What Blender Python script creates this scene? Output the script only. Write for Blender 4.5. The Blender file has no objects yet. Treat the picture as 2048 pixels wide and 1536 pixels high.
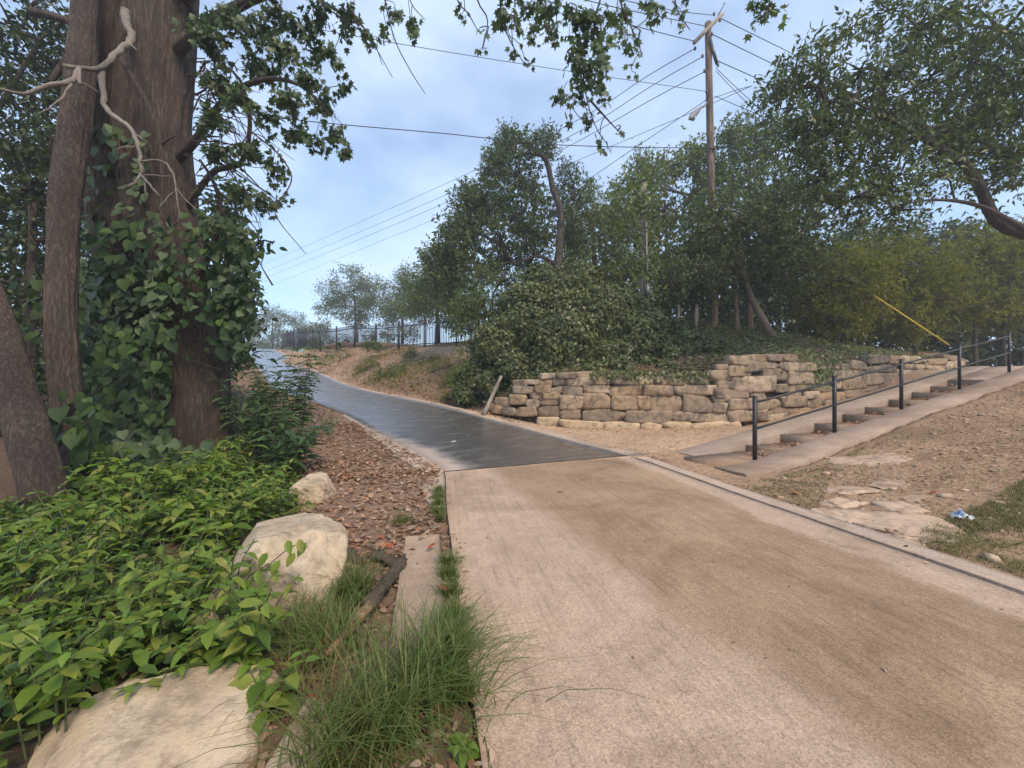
import bpy, math, random
import numpy as np
from mathutils import Vector, Matrix, Euler

rng = np.random.default_rng(7)
random.seed(7)
sc = bpy.context.scene
C = sc.collection
R = math.radians

# ------------------------------------------------------------------ camera, sky, sun, exposure
EYE = 1.4
F = 770.0                                    # focal length in pixels of the 2048 px wide photograph
cam_d = bpy.data.cameras.new('camera')
cam_d.sensor_width = 36.0
cam_d.lens = F / 2048 * 36.0
cam_d.clip_start = 0.05
cam_d.clip_end = 2000
cam = bpy.data.objects.new('camera', cam_d)
cam.location = (0, 0, EYE)
cam.rotation_euler = (R(90), 0, 0)
C.objects.link(cam)
sc.camera = cam

SUN_EL, SUN_AZ = 48.0, 148.0                  # azimuth clockwise from +Y (view direction)
world = bpy.data.worlds.new('World')
sc.world = world
world.use_nodes = True
wn, wl = world.node_tree.nodes, world.node_tree.links
wn.clear()
w_out = wn.new('ShaderNodeOutputWorld')
w_bg = wn.new('ShaderNodeBackground')
w_bg.inputs['Strength'].default_value = 0.098
sky = wn.new('ShaderNodeTexSky')
sky.sky_type = 'NISHITA'
sky.sun_disc = False
sky.sun_elevation = R(SUN_EL)
sky.sun_rotation = R(SUN_AZ)
sky.air_density = 1.0
sky.dust_density = 0.6
sky.ozone_density = 2.0
w_tc = wn.new('ShaderNodeTexCoord')
w_map = wn.new('ShaderNodeMapping')
w_map.inputs['Scale'].default_value = (1.0, 1.0, 1.9)
w_no = wn.new('ShaderNodeTexNoise')
w_no.inputs['Scale'].default_value = 2.1
w_no.inputs['Detail'].default_value = 4
w_no.inputs['Roughness'].default_value = 0.55
w_no.inputs['Distortion'].default_value = 0.15
w_rp = wn.new('ShaderNodeValToRGB')
w_rp.color_ramp.elements[0].position = 0.36
w_rp.color_ramp.elements[0].color = (0.30, 0.30, 0.30, 1)
w_rp.color_ramp.elements[1].position = 0.74
w_rp.color_ramp.elements[1].color = (0.9, 0.9, 0.9, 1)
w_mix = wn.new('ShaderNodeMix')
w_mix.data_type = 'RGBA'
w_mix.inputs['B'].default_value = (4.9, 5.9, 7.7, 1)
wl.new(w_tc.outputs['Generated'], w_map.inputs['Vector'])
wl.new(w_map.outputs['Vector'], w_no.inputs['Vector'])
wl.new(w_no.outputs['Fac'], w_rp.inputs['Fac'])
wl.new(w_rp.outputs['Color'], w_mix.inputs['Factor'])
w_gain = wn.new('ShaderNodeMix'); w_gain.data_type = 'RGBA'; w_gain.blend_type = 'MULTIPLY'; w_gain.inputs['Factor'].default_value = 1.0
w_gain.inputs['B'].default_value = (0.95, 1.12, 1.15, 1)
wl.new(sky.outputs['Color'], w_gain.inputs['A'])
wl.new(w_gain.outputs['Result'], w_mix.inputs['A'])
wl.new(w_mix.outputs['Result'], w_bg.inputs['Color'])
wl.new(w_bg.outputs['Background'], w_out.inputs['Surface'])

sun_d = bpy.data.lights.new('sun', 'SUN')
sun_d.energy = 2.0
sun_d.angle = R(20)
sun_d.color = (1.0, 0.80, 0.60)
sun = bpy.data.objects.new('sun', sun_d)
az, el = R(SUN_AZ), R(SUN_EL)
sdir = Vector((math.sin(az) * math.cos(el), math.cos(az) * math.cos(el), math.sin(el)))
sun.rotation_euler = (-sdir).to_track_quat('-Z', 'Y').to_euler()
sun.location = sdir * 60
C.objects.link(sun)

sc.view_settings.view_transform = 'Standard'
sc.view_settings.look = 'None'
sc.view_settings.gamma = 1.0
sc.view_settings.exposure = 1.0
sc.view_settings.use_curve_mapping = False
sc.cycles.max_bounces = 4
sc.cycles.diffuse_bounces = 3
sc.cycles.glossy_bounces = 2
sc.cycles.transmission_bounces = 2
sc.cycles.transparent_max_bounces = 4
sc.cycles.use_denoising = True
sc.cycles.use_adaptive_sampling = True
sc.cycles.adaptive_threshold = 0.02

# ------------------------------------------------------------------ small helpers
def P(px, py, Y):
    """the point at depth Y seen at a pixel of the photograph"""
    return np.array([(px - 1024) / F * Y, Y, EYE - (py - 768) / F * Y])

def nrm(v):
    v = np.asarray(v, float)
    return v / (np.linalg.norm(v, axis=-1, keepdims=True) + 1e-9)

def make_mesh(name, v, faces, mat=None, smooth=False):
    """faces: (N,3) or (N,4) array, or a list of such arrays / polygons"""
    me = bpy.data.meshes.new(name)
    v = np.asarray(v, np.float32).reshape(-1, 3)
    if isinstance(faces, np.ndarray):
        faces = [faces]
    loops, starts, n = [], [], 0
    for fa in faces:
        fa = np.asarray(fa, np.int32)
        if fa.ndim == 1:
            fa = fa[None, :]
        if fa.size == 0:
            continue
        loops.append(fa.ravel())
        starts.append(n + np.arange(len(fa)) * fa.shape[1])
        n += fa.size
    loops = np.concatenate(loops); starts = np.concatenate(starts)
    me.vertices.add(len(v)); me.vertices.foreach_set('co', v.ravel())
    me.loops.add(len(loops)); me.loops.foreach_set('vertex_index', loops.astype(np.int32))
    me.polygons.add(len(starts)); me.polygons.foreach_set('loop_start', starts.astype(np.int32))
    if smooth:
        me.polygons.foreach_set('use_smooth', np.ones(len(starts), bool))
    me.update(calc_edges=True)
    if mat:
        me.materials.append(mat)
    return me

def tag(o, label=None, cat=None, group=None, kind=None):
    if label: o['label'] = label
    if cat: o['category'] = cat
    if group: o['group'] = group
    if kind: o['kind'] = kind
    return o

def link(name, me, parent=None, **kw):
    """mesh in world coordinates; a parent Empty has no rotation"""
    o = bpy.data.objects.new(name, me)
    C.objects.link(o)
    if parent is not None:
        o.parent = parent
        if parent.type == 'EMPTY':
            o.location = -parent.location
    return tag(o, **kw)

def thing(name, loc, label, cat, group=None, kind=None):
    o = bpy.data.objects.new(name, None)
    o.empty_display_size = 0.2
    o.location = [float(a) for a in loc]
    C.objects.link(o)
    return tag(o, label, cat, group, kind)

def place(name, me, parent, M):
    """an instance of a shared mesh at world matrix M under an Empty"""
    o = bpy.data.objects.new(name, me)
    C.objects.link(o)
    if parent is not None:
        o.parent = parent
        M = Matrix.Translation(-parent.location) @ M
    o.matrix_basis = M
    return o

class MB:
    def __init__(s):
        s.v, s.f, s.n = [], {}, 0
    def add(s, v, f):
        v = np.asarray(v, float).reshape(-1, 3)
        for fa in (f if isinstance(f, list) else [f]):
            fa = np.asarray(fa, np.int64)
            s.f.setdefault(fa.shape[1], []).append(fa + s.n)
        s.v.append(v); s.n += len(v)
        return s
    def box(s, c, ex, ey, ez, hx, hy, hz):
        c, ex, ey, ez = map(lambda a: np.asarray(a, float), (c, ex, ey, ez))
        v = [c + ex * hx * a + ey * hy * b + ez * hz * d for d in (-1, 1) for b in (-1, 1) for a in (-1, 1)]
        return s.add(v, np.array([[0, 2, 3, 1], [4, 5, 7, 6], [0, 1, 5, 4], [2, 6, 7, 3], [0, 4, 6, 2], [1, 3, 7, 5]]))
    def tube(s, pts, rad, seg=8, cap=True, rough=0.0):
        pts = np.asarray(pts, float); n = len(pts)
        rad = np.broadcast_to(np.asarray(rad, float), (n,))
        t = np.gradient(pts, axis=0); t = nrm(t)
        ref = np.array([0.31, 0.17, 0.93]) if abs(t[0][2]) < 0.8 else np.array([0.93, 0.31, 0.1])
        a = nrm(np.cross(t, ref)); b = np.cross(t, a)
        th = np.arange(seg) / seg * 2 * np.pi
        rr = rad[:, None] * (1 + rough * rng.normal(size=(n, seg)))
        v = pts[:, None, :] + rr[..., None] * (np.cos(th)[None, :, None] * a[:, None, :] + np.sin(th)[None, :, None] * b[:, None, :])
        i = np.arange(n - 1)[:, None] * seg; j = np.arange(seg)[None, :]; k = (j + 1) % seg
        q = np.stack([i + j, i + k, i + seg + k, i + seg + j], -1).reshape(-1, 4)
        s.add(v.reshape(-1, 3), q)
        if cap:
            s.f.setdefault(3, [])
            base = s.n - n * seg
            c0 = s.n
            s.v.append(np.array([pts[0], pts[-1]])); s.n += 2
            jj = np.arange(seg); kk = (jj + 1) % seg
            s.f[3].append(np.stack([base + kk, base + jj, np.full(seg, c0)], -1))
            e = base + (n - 1) * seg
            s.f[3].append(np.stack([e + jj, e + kk, np.full(seg, c0 + 1)], -1))
        return s
    def mesh(s, name, mat, smooth=False):
        return make_mesh(name, np.concatenate(s.v), [np.concatenate(a) for a in s.f.values()], mat, smooth)

def catmull(pts, step):
    pts = np.asarray(pts, float)
    p = np.vstack([2 * pts[0] - pts[1], pts, 2 * pts[-1] - pts[-2]])
    out = []
    for i in range(1, len(p) - 2):
        n = max(2, int(np.linalg.norm(p[i + 1] - p[i]) / step))
        t = np.linspace(0, 1, n, endpoint=False)[:, None]
        a, b, c, d = p[i - 1], p[i], p[i + 1], p[i + 2]
        out.append(0.5 * ((2 * b) + (c - a) * t + (2 * a - 5 * b + 4 * c - d) * t ** 2 + (3 * b - a - 3 * c + d) * t ** 3))
    out.append(pts[-1][None])
    return np.vstack(out)

_perm = rng.permutation(4096)
def vnoise(x, y, z=0.0):
    """value noise in [-1,1]"""
    x, y, z = np.broadcast_arrays(np.asarray(x, float), y, z)
    xi, yi, zi = np.floor(x).astype(int), np.floor(y).astype(int), np.floor(z).astype(int)
    fx, fy, fz = x - xi, y - yi, z - zi
    u, v, w = (f * f * (3 - 2 * f) for f in (fx, fy, fz))
    def h(a, b, c):
        return _perm[(_perm[(_perm[a & 4095] + b) & 4095] + c) & 4095] / 2047.5 - 1
    def lx(b, c):
        return h(xi, b, c) * (1 - u) + h(xi + 1, b, c) * u
    def ly(c):
        return lx(yi, c) * (1 - v) + lx(yi + 1, c) * v
    return ly(zi) * (1 - w) + ly(zi + 1) * w

def fbm(x, y, z=0.0, o=4):
    r, a, t = 0, 1, 0
    for i in range(o):
        r = r + a * vnoise(np.asarray(x) * 2 ** i + 17 * i, np.asarray(y) * 2 ** i, np.asarray(z) * 2 ** i); t += a; a *= .5
    return r / t

# ------------------------------------------------------------------ materials
def new_mat(name):
    m = bpy.data.materials.new(name); m.use_nodes = True
    return m, m.node_tree.nodes, m.node_tree.links, m.node_tree.nodes['Principled BSDF']

def ramp(n, stops):
    r = n.new('ShaderNodeValToRGB'); e = r.color_ramp.elements
    while len(e) < len(stops): e.new(0.5)
    for k, (p, c) in enumerate(stops):
        e[k].position = p; e[k].color = (*c, 1)
    return r

def tex(n, l, kind, scale, co, **kw):
    t = n.new(kind); t.inputs['Scale'].default_value = scale
    for k, v in kw.items():
        k = k.replace('_', ' ')
        if k in t.inputs: t.inputs[k].default_value = v
    if co is not None: l.new(co, t.inputs['Vector'])
    return t

def mixc(n, l, a, b, fac, mode='MIX'):
    m = n.new('ShaderNodeMix'); m.data_type = 'RGBA'; m.blend_type = mode
    for s, x in (('A', a), ('B', b), ('Factor', fac)):
        if hasattr(x, 'links') or hasattr(x, 'is_linked'): l.new(x, m.inputs[s])
        elif s == 'Factor': m.inputs[s].default_value = x
        else: m.inputs[s].default_value = (*x, 1)
    return m.outputs['Result']

def bump(n, l, b, h, strength, dist, prev=None):
    bp = n.new('ShaderNodeBump'); bp.inputs['Strength'].default_value = strength; bp.inputs['Distance'].default_value = dist
    l.new(h, bp.inputs['Height'])
    if prev is not None: l.new(prev, bp.inputs['Normal'])
    l.new(bp.outputs['Normal'], b.inputs['Normal'])
    return bp.outputs['Normal']

def leaf_mat(name, cols, transl=0.35, rough=0.5, per_object=False, spec=0.35, patch=0.6):
    m, n, l, b = new_mat(name)
    out = n['Material Output']
    if per_object:
        g = n.new('ShaderNodeObjectInfo'); fac = g.outputs['Random']
    else:
        g = n.new('ShaderNodeNewGeometry'); fac = g.outputs['Random Per Island']
    k = len(cols)
    r = ramp(n, [(i / max(1, k - 1), c) for i, c in enumerate(cols)])
    l.new(fac, r.inputs['Fac'])
    tc = n.new('ShaderNodeTexCoord')
    no = tex(n, l, 'ShaderNodeTexNoise', patch, tc.outputs['Object'], Detail=3.0)
    rr = ramp(n, [(0.3, (0.72, 0.74, 0.72)), (0.7, (1.22, 1.2, 1.1))])
    l.new(no.outputs['Fac'], rr.inputs['Fac'])
    col = mixc(n, l, r.outputs['Color'], rr.outputs['Color'], 1.0, 'MULTIPLY')
    l.new(col, b.inputs['Base Color'])
    b.inputs['Roughness'].default_value = rough
    b.inputs['Specular IOR Level'].default_value = spec
    t = n.new('ShaderNodeBsdfTranslucent')
    tcol = mixc(n, l, col, (1.15, 1.35, 0.45), 1.0, 'MULTIPLY')
    l.new(tcol, t.inputs['Color'])
    ms = n.new('ShaderNodeMixShader'); ms.inputs['Fac'].default_value = transl
    l.new(b.outputs['BSDF'], ms.inputs[1]); l.new(t.outputs['BSDF'], ms.inputs[2])
    l.new(ms.outputs['Shader'], out.inputs['Surface'])
    return m

def bark_mat(name, c1, c2, c3, scale=9.0, depth=0.03):
    m, n, l, b = new_mat(name)
    tc = n.new('ShaderNodeTexCoord')
    mp = n.new('ShaderNodeMapping'); mp.inputs['Scale'].default_value = (1, 1, 0.085)
    l.new(tc.outputs['Object'], mp.inputs['Vector'])
    no = tex(n, l, 'ShaderNodeTexNoise', scale, mp.outputs['Vector'], Detail=8.0, Roughness=0.7)
    wv = n.new('ShaderNodeMix'); wv.data_type = 'VECTOR'; wv.inputs['Factor'].default_value = .2
    l.new(mp.outputs['Vector'], wv.inputs[4]); l.new(no.outputs['Color'], wv.inputs[5])
    v = tex(n, l, 'ShaderNodeTexVoronoi', scale * 2.6, wv.outputs[1]); v.feature = 'DISTANCE_TO_EDGE'
    add = n.new('ShaderNodeMath'); add.operation = 'MULTIPLY'
    l.new(v.outputs['Distance'], add.inputs[0]); l.new(no.outputs['Fac'], add.inputs[1])
    r = ramp(n, [(0.0, c1), (0.045, c2), (0.15, c3)])
    l.new(add.outputs[0], r.inputs['Fac'])
    big = tex(n, l, 'ShaderNodeTexNoise', 1.3, tc.outputs['Object'], Detail=4.0)
    rb = ramp(n, [(0.35, (0.7, 0.72, 0.7)), (0.65, (1.2, 1.15, 1.1))]); l.new(big.outputs['Fac'], rb.inputs['Fac'])
    l.new(mixc(n, l, r.outputs['Color'], rb.outputs['Color'], 1.0, 'MULTIPLY'), b.inputs['Base Color'])
    b.inputs['Roughness'].default_value = 0.9
    bump(n, l, b, add.outputs[0], 1.0, depth * 5)
    return m

def stone_mat(name, cols, stain, stain_amt, scale=6.0, per_object=True, rough=0.9, bd=0.02):
    m, n, l, b = new_mat(name)
    tc = n.new('ShaderNodeTexCoord')
    oi = n.new('ShaderNodeObjectInfo')
    r = ramp(n, [(i / (len(cols) - 1), c) for i, c in enumerate(cols)])
    if per_object: l.new(oi.outputs['Random'], r.inputs['Fac'])
    else:
        pn = tex(n, l, 'ShaderNodeTexNoise', scale * .25, tc.outputs['Object'], Detail=5.0); l.new(pn.outputs['Fac'], r.inputs['Fac'])
    n1 = tex(n, l, 'ShaderNodeTexNoise', scale, tc.outputs['Object'], Detail=9.0, Roughness=0.68)
    r1 = ramp(n, [(0.33, (0.55, 0.53, 0.5)), (0.5, (1, 1, 1)), (0.7, (1.18, 1.14, 1.06))]); l.new(n1.outputs['Fac'], r1.inputs['Fac'])
    c = mixc(n, l, r.outputs['Color'], r1.outputs['Color'], 1.0, 'MULTIPLY')
    n2 = tex(n, l, 'ShaderNodeTexNoise', scale * .45, tc.outputs['Object'], Detail=8.0, Roughness=0.7, Distortion=0.6)
    r2 = ramp(n, [(0.48, (0, 0, 0)), (0.62, (stain_amt,) * 3)]); l.new(n2.outputs['Fac'], r2.inputs['Fac'])
    c = mixc(n, l, c, stain, r2.outputs['Color'])
    l.new(c, b.inputs['Base Color'])
    b.inputs['Roughness'].default_value = rough
    b.inputs['Specular IOR Level'].default_value = 0.25
    n3 = tex(n, l, 'ShaderNodeTexNoise', scale * 5, tc.outputs['Object'], Detail=6.0, Roughness=0.7)
    nb = bump(n, l, b, n1.outputs['Fac'], 0.8, bd)
    bump(n, l, b, n3.outputs['Fac'], 0.6, bd * .3, nb)
    return m

def plain_mat(name, col, rough=0.6, metal=0.0, noise=0.25, scale=12, bd=0.0):
    m, n, l, b = new_mat(name)
    tc = n.new('ShaderNodeTexCoord')
    no = tex(n, l, 'ShaderNodeTexNoise', scale, tc.outputs['Object'], Detail=6.0, Roughness=0.65)
    r = ramp(n, [(0.3, tuple(c * (1 - noise) for c in col)), (0.7, tuple(c * (1 + noise) for c in col))])
    l.new(no.outputs['Fac'], r.inputs['Fac']); l.new(r.outputs['Color'], b.inputs['Base Color'])
    b.inputs['Roughness'].default_value = rough; b.inputs['Metallic'].default_value = metal
    if bd: bump(n, l, b, no.outputs['Fac'], 0.6, bd)
    return m

# ------------------------------------------------------------------ road geometry
right_edge = np.array([(5.6, -6.9, 0), (4.5, -2.2, 0), (3.40, 2.555, 0), (2.83, 5.0, 0), (2.25, 7.49, 0.0), (1.2, 9.1, 0.10), (-0.2, 10.7, .295), (-2.6, 13.4, .66),
                       (-7.6, 18.5, 1.23), (-12.2, 24.8, 1.98), (-20.5, 35.5, 3.66), (-27.2, 45.0, 5.15), (-33, 53, 6.2), (-38.5, 59.5, 6.55), (-46, 66, 6.6), (-60, 74, 6.6)])
RE = catmull(right_edge, 0.22)
tan = np.gradient(RE[:, :2], axis=0); tan = nrm(tan)
seglen = np.r_[0, np.cumsum(np.linalg.norm(np.diff(RE, axis=0), axis=1))]
wid = np.interp(RE[:, 1], [-7, 2, 7.5, 10.7, 13.4, 25, 74], [3.72, 3.68, 3.58, 3.5, 3.4, 3.2, 3.4])
LN = np.stack([-tan[:, 1], tan[:, 0]], -1)           # left normal
LE = RE.copy(); LE[:, :2] += LN * wid[:, None]
CE = (RE + LE) / 2
JOINT = int(np.argmin(np.linalg.norm(RE[:, :2] - np.array([2.25, 7.49]), axis=1)))

def road_query(x, y):
    """distance from centre line, half width, road height (vectorised)"""
    x = np.atleast_1d(np.asarray(x, float)); y = np.atleast_1d(np.asarray(y, float))
    st = 3
    I = np.arange(0, len(CE) - st, st); A_, B_ = CE[I, :2], CE[I + st, :2]; AB = B_ - A_; L2 = (AB ** 2).sum(1)
    out = [np.empty(x.shape) for _ in range(4)]
    for c in range(0, len(x), 4000):
        xx, yy = x[c:c + 4000, None], y[c:c + 4000, None]
        t = np.clip(((xx - A_[:, 0]) * AB[:, 0] + (yy - A_[:, 1]) * AB[:, 1]) / L2, 0, 1)
        dx, dy = xx - A_[:, 0] - t * AB[:, 0], yy - A_[:, 1] - t * AB[:, 1]
        d2 = dx * dx + dy * dy; j = np.argmin(d2, 1); r_ = np.arange(len(j)); tj = t[r_, j]; i0 = I[j]
        out[0][c:c + 4000] = np.sqrt(d2[r_, j])
        out[1][c:c + 4000] = (wid[i0] * (1 - tj) + wid[i0 + st] * tj) / 2
        out[2][c:c + 4000] = CE[i0, 2] + tj * (CE[i0 + st, 2] - CE[i0, 2])
        out[3][c:c + 4000] = np.sign(AB[j, 0] * dy[r_, j] - AB[j, 1] * dx[r_, j])
    return out

# ------------------------------------------------------------------ wall line, stairs frame
WPTS = np.array([(-0.78, 12.15), (0.3, 11.45), (1.5, 11.1), (3.9, 10.85), (6.1, 10.75), (8.4, 11.55), (13.3, 13.6), (18.9, 15.9)])
def wall_y(x):
    x = np.asarray(x, float)
    w = np.interp(x, WPTS[:, 0], WPTS[:, 1])
    w = np.where(x < WPTS[0, 0], WPTS[0, 1] + (WPTS[0, 0] - x) * 1.0, w)
    return np.where(x > WPTS[-1, 0], WPTS[-1, 1] + (x - WPTS[-1, 0]) * 1.2, w)

S0 = np.array([4.43, 7.07]); SE = np.array([2.41, 1.0]) / math.hypot(2.41, 1); SN = np.array([-SE[1], SE[0]])
SLOPE = 0.16; SZ0 = 0.0
def stair_pt(s, n, dz=0.0):
    p = S0 + SE * s + SN * n
    return np.array([p[0], p[1], SZ0 + max(s, -0.3) * SLOPE + dz])
def stair_sn(x, y):
    dx, dy = x - S0[0], y - S0[1]
    return dx * SE[0] + dy * SE[1], dx * SN[0] + dy * SN[1]

# ------------------------------------------------------------------ terrain: two thin plate surfaces, below and above the wall
class TPS:
    def __init__(s, pts):
        p = np.asarray(pts, float); s.xy = p[:, :2] / 10.0
        n = len(p)
        A = s.U(s.xy[:, None] - s.xy[None]) + np.eye(n) * 0.01
        B = np.c_[np.ones(n), s.xy]
        M = np.block([[A, B], [B.T, np.zeros((3, 3))]])
        s.w = np.linalg.solve(M, np.r_[p[:, 2], 0, 0, 0])
    @staticmethod
    def U(d):
        r2 = (d ** 2).sum(-1)
        return 0.5 * r2 * np.log(r2 + 1e-9)
    def __call__(s, x, y):
        sh = np.shape(x); q = np.stack([np.ravel(x), np.ravel(y)], -1) / 10.0
        out = np.empty(len(q))
        for i in range(0, len(q), 20000):
            b = q[i:i + 20000]
            out[i:i + 20000] = s.U(b[:, None] - s.xy[None]) @ s.w[:-3] + s.w[-3] + b @ s.w[-2:]
        return out.reshape(sh)

k_ = np.arange(0, len(RE), 22)
edgeL = [(*(LE[i, :2] + LN[i] * 0.15), LE[i, 2] + 0.0) for i in k_]
edgeR = [(*(RE[i, :2] - LN[i] * 0.3), RE[i, 2] + 0.02) for i in k_]
edgeR_low = [e for e in edgeR if e[1] < 12.2]
edgeR_up = [e for e in edgeR if e[1] > 11.8]
stairs_c = [tuple(stair_pt(s, n, -0.05)) for s in (0, 3, 6, 9, 11.5) for n in (-0.7, 1.55)]
low = edgeL + edgeR_low + stairs_c + [
    (-3, 5, .06), (-5.5, 6.7, .2), (-5, 4.3, .1), (-8, 6, .35), (-9, 11, 1.0), (-3.5, 2.5, .02), (-6, 2, .1), (-1.2, 2.5, -.03), (-2.5, 1.2, -.02), (-12, 15.5, 1.9),
    (-18, 24, 2.9), (-26, 34, 4.6), (-45, 48, 7), (-30, 20, 3.2), (-20, 8, 1.6), (-60, 20, 4), (-80, 60, 6), (-10, -8, 0), (0, -10, 0), (10, -10, .2), (40, -10, 1), (-60, -10, 1),
    (5.5, 4.2, .22), (8, 6, .62), (10.5, 7.8, 1.02), (13.4, 9.6, 1.45), (14, 6, 1.0), (20, 5, 1.4), (20, 13, 1.95), (17, 13.6, 1.95), (40, 20, 2.0), (80, 40, 2.5),
    (0.6, 11.0, .22), (1.5, 10.7, .14), (3.9, 10.45, .12), (6.1, 10.35, .26), (3, 9.5, .08), (4.0, 8.9, .1)]
wtop_px = [(975, 822), (1000, 795), (1025, 772), (1060, 757), (1150, 748), (1300, 752), (1410, 748), (1425, 728), (1460, 710), (1550, 705), (1700, 706), (1830, 712), (1950, 724)]
def wall_hit(px):
    """depth at which the column px of the photograph meets the wall line"""
    k = (px - 1024) / F
    ys = np.linspace(6, 24, 1801); d = ys - wall_y(k * ys)
    return ys[int(np.argmax(d > 0))]
wtop = []
for px, py in wtop_px:
    Y = wall_hit(px); wtop.append(P(px, py, Y))
wtop = np.array(wtop)
up = edgeR_up + [(p[0] - 0.1, p[1] + 0.45, p[2] - 0.06) for p in wtop] + [
    (-5.4, 23.9, 3.7), (-18.1, 33.8, 4.62), (-2.5, 22, 3.65), (-11.7, 28.8, 4.2), (1.6, 19, 3.9), (8.3, 16, 3.8), (5, 14.5, 3.1), (10.7, 16, 3.45), (14.5, 17, 3.1), (22.8, 19, 3.0),
    (20.5, 16.5, 2.1), (24, 20, 2.2), (-29, 46.5, 5.9), (-42, 62, 6.7), (10, 40, 4.2), (40, 40, 3.6), (0, 60, 4.5), (-11, 45, 4.4), (-5, 32, 4.0), (40, 80, 5), (-30, 90, 6.0), (-70, 80, 6.7), (30, 24, 2.6), (60, 30, 3),
    (-1.5, 15.5, 1.6), (-4, 20, 2.6), (1.5, 13.2, 2.3), (3, 15.5, 3.0)]
tps_low, tps_up = TPS(low), TPS(up)

def gz(x, y, detail=True):
    x = np.asarray(x, float); y = np.asarray(y, float)
    zl, zu = tps_low(x, y), tps_up(x, y)
    z = np.where(y > wall_y(x) + 0.22, zu, zl)
    far = np.clip((np.hypot(x, y) - 80) / 60, 0, 1)
    z = np.clip(z, -0.25, 7.5) * (1 - far) + 5.0 * far
    if detail:
        z = z + 0.03 * fbm(x * 1.3, y * 1.3) + 0.012 * fbm(x * 6, y * 6, 3.0)
    d, hw, rz, sd = road_query(x.ravel(), y.ravel())
    d, hw, rz = d.reshape(x.shape), hw.reshape(x.shape), rz.reshape(x.shape)
    m = np.clip((d - hw - 0.05) / 0.45, 0, 1); m = m * m * (3 - 2 * m)
    z = (rz - 0.015) * (1 - m) + z * m
    z = np.where(d < hw + 0.02, rz - 0.12, z)
    s, n = stair_sn(x, y)
    inst = (s > -0.35) & (s < 11.9) & (n > -0.61) & (n < 1.46)
    z = np.where(inst, SZ0 + np.maximum(s, -0.3) * SLOPE - 0.4, z)
    gap = np.clip((s - 2.2) / 1.2, 0, 1) * np.clip((11.5 - s) / 1.0, 0, 1) * (n > 1.46) * (n < 4.5) * (y < wall_y(x) + .22)
    z = np.where(gap > 0, np.minimum(z, SZ0 + s * SLOPE - .38 * gap), z)
    return z
def gz1(x, y):
    return float(gz(np.array([x]), np.array([y]))[0])

def cat(*a):
    return np.unique(np.concatenate(a))
gx = cat(np.arange(-400, -60, 34), np.arange(-60, -14, 1.5), np.arange(-14, -8, .4), np.arange(-8, 13, .1), np.arange(13, 24, .35), np.arange(24, 60, 1.5), np.arange(60, 420, 36))
gy = cat(np.arange(-60, -6, 6), np.arange(-6, 0.4, .5), np.arange(.4, 14, .1), np.arange(14, 30, .33), np.arange(30, 70, 1.0), np.arange(70, 420, 25))
X, Y = np.meshgrid(gx, gy)
Z = gz(X, Y)
nx, ny = len(gx), len(gy)
ii = (np.arange(ny - 1)[:, None] * nx + np.arange(nx - 1)[None, :]).ravel()
gf = np.stack([ii, ii + 1, ii + nx + 1, ii + nx], -1)

# ground colours: soil kinds that lie there
dist, hwid, rzz, side = [a.reshape(X.shape) for a in road_query(X.ravel(), Y.ravel())]
upper = Y > wall_y(X) + 0.22
cols = np.empty(X.shape + (3,))
def lay(mask, c):
    m = np.clip(mask, 0, 1)[..., None]
    cols[:] = cols * (1 - m) + np.array(c) * m
cols[:] = (.345, .235, .150)
nz = fbm(X * .8, Y * .8, 5.0)
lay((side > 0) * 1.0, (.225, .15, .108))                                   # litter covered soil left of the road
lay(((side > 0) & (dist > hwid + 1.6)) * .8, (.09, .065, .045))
sandy = upper & (X < 0) & (dist < 6)
lay(sandy * 1.0, (.32, .215, .145))
lay(np.where(sandy, np.clip((22 - Y) / 6, 0, .85), 0), (.17, .115, .08))
lay(np.where(sandy, np.clip(nz * 2.2 + .1, 0, .7), 0), (.19, .14, .085))
lay((upper & (X > -2 + .0 * Y) & (Y < 60)) * np.clip((X + 2) / 3, 0, 1), (.115, .080, .055))     # wood floor
lay((X > 15) * (Y > 11) * np.clip(1 - (Y - 17.5) / 2, 0, 1) * 1.0, (.42, .285, .19))
lay((~upper) * (X > 4) * np.clip(nz * 1.8, 0, .8), (.19, .140, .085))
lay((~upper) * (X > 7) * np.clip((X - 7) / 4, 0, .6) * np.clip(.6 + nz, 0, 1), (.17, .115, .075))
lay((~upper) * (side < 0) * (stair_sn(X, Y)[1] > 1.4) * (Y < 14) * np.clip(.75 + nz, 0, 1), (.43, .305, .205))
cols *= (1 + .12 * fbm(X * 3, Y * 3, 2.0))[..., None]

m_ground, n, l, b = new_mat('soil')
at = n.new('ShaderNodeAttribute'); at.attribute_name = 'soil'
tc = n.new('ShaderNodeTexCoord')
n1 = tex(n, l, 'ShaderNodeTexNoise', 14, tc.outputs['Object'], Detail=10.0, Roughness=0.75)
n2 = tex(n, l, 'ShaderNodeTexVoronoi', 26, tc.outputs['Object'], Randomness=1.0)
r1 = ramp(n, [(.3, (.62, .6, .58)), (.5, (1, 1, 1)), (.72, (1.35, 1.3, 1.25))]); l.new(n1.outputs['Fac'], r1.inputs['Fac'])
r2 = ramp(n, [(.0, (.75, .72, .7)), (.5, (1.05, 1.05, 1.05)), (1, (1.4, 1.36, 1.3))]); l.new(n2.outputs['Color'], r2.inputs['Fac'])
c_ = mixc(n, l, at.outputs['Color'], r1.outputs['Color'], 1.0, 'MULTIPLY')
c_ = mixc(n, l, c_, r2.outputs['Color'], 0.7, 'MULTIPLY')
l.new(c_, b.inputs['Base Color']); b.inputs['Roughness'].default_value = .95; b.inputs['Specular IOR Level'].default_value = .15
nb = bump(n, l, b, n1.outputs['Fac'], .9, .04); bump(n, l, b, n2.outputs['Distance'], .5, .015, nb)
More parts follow.
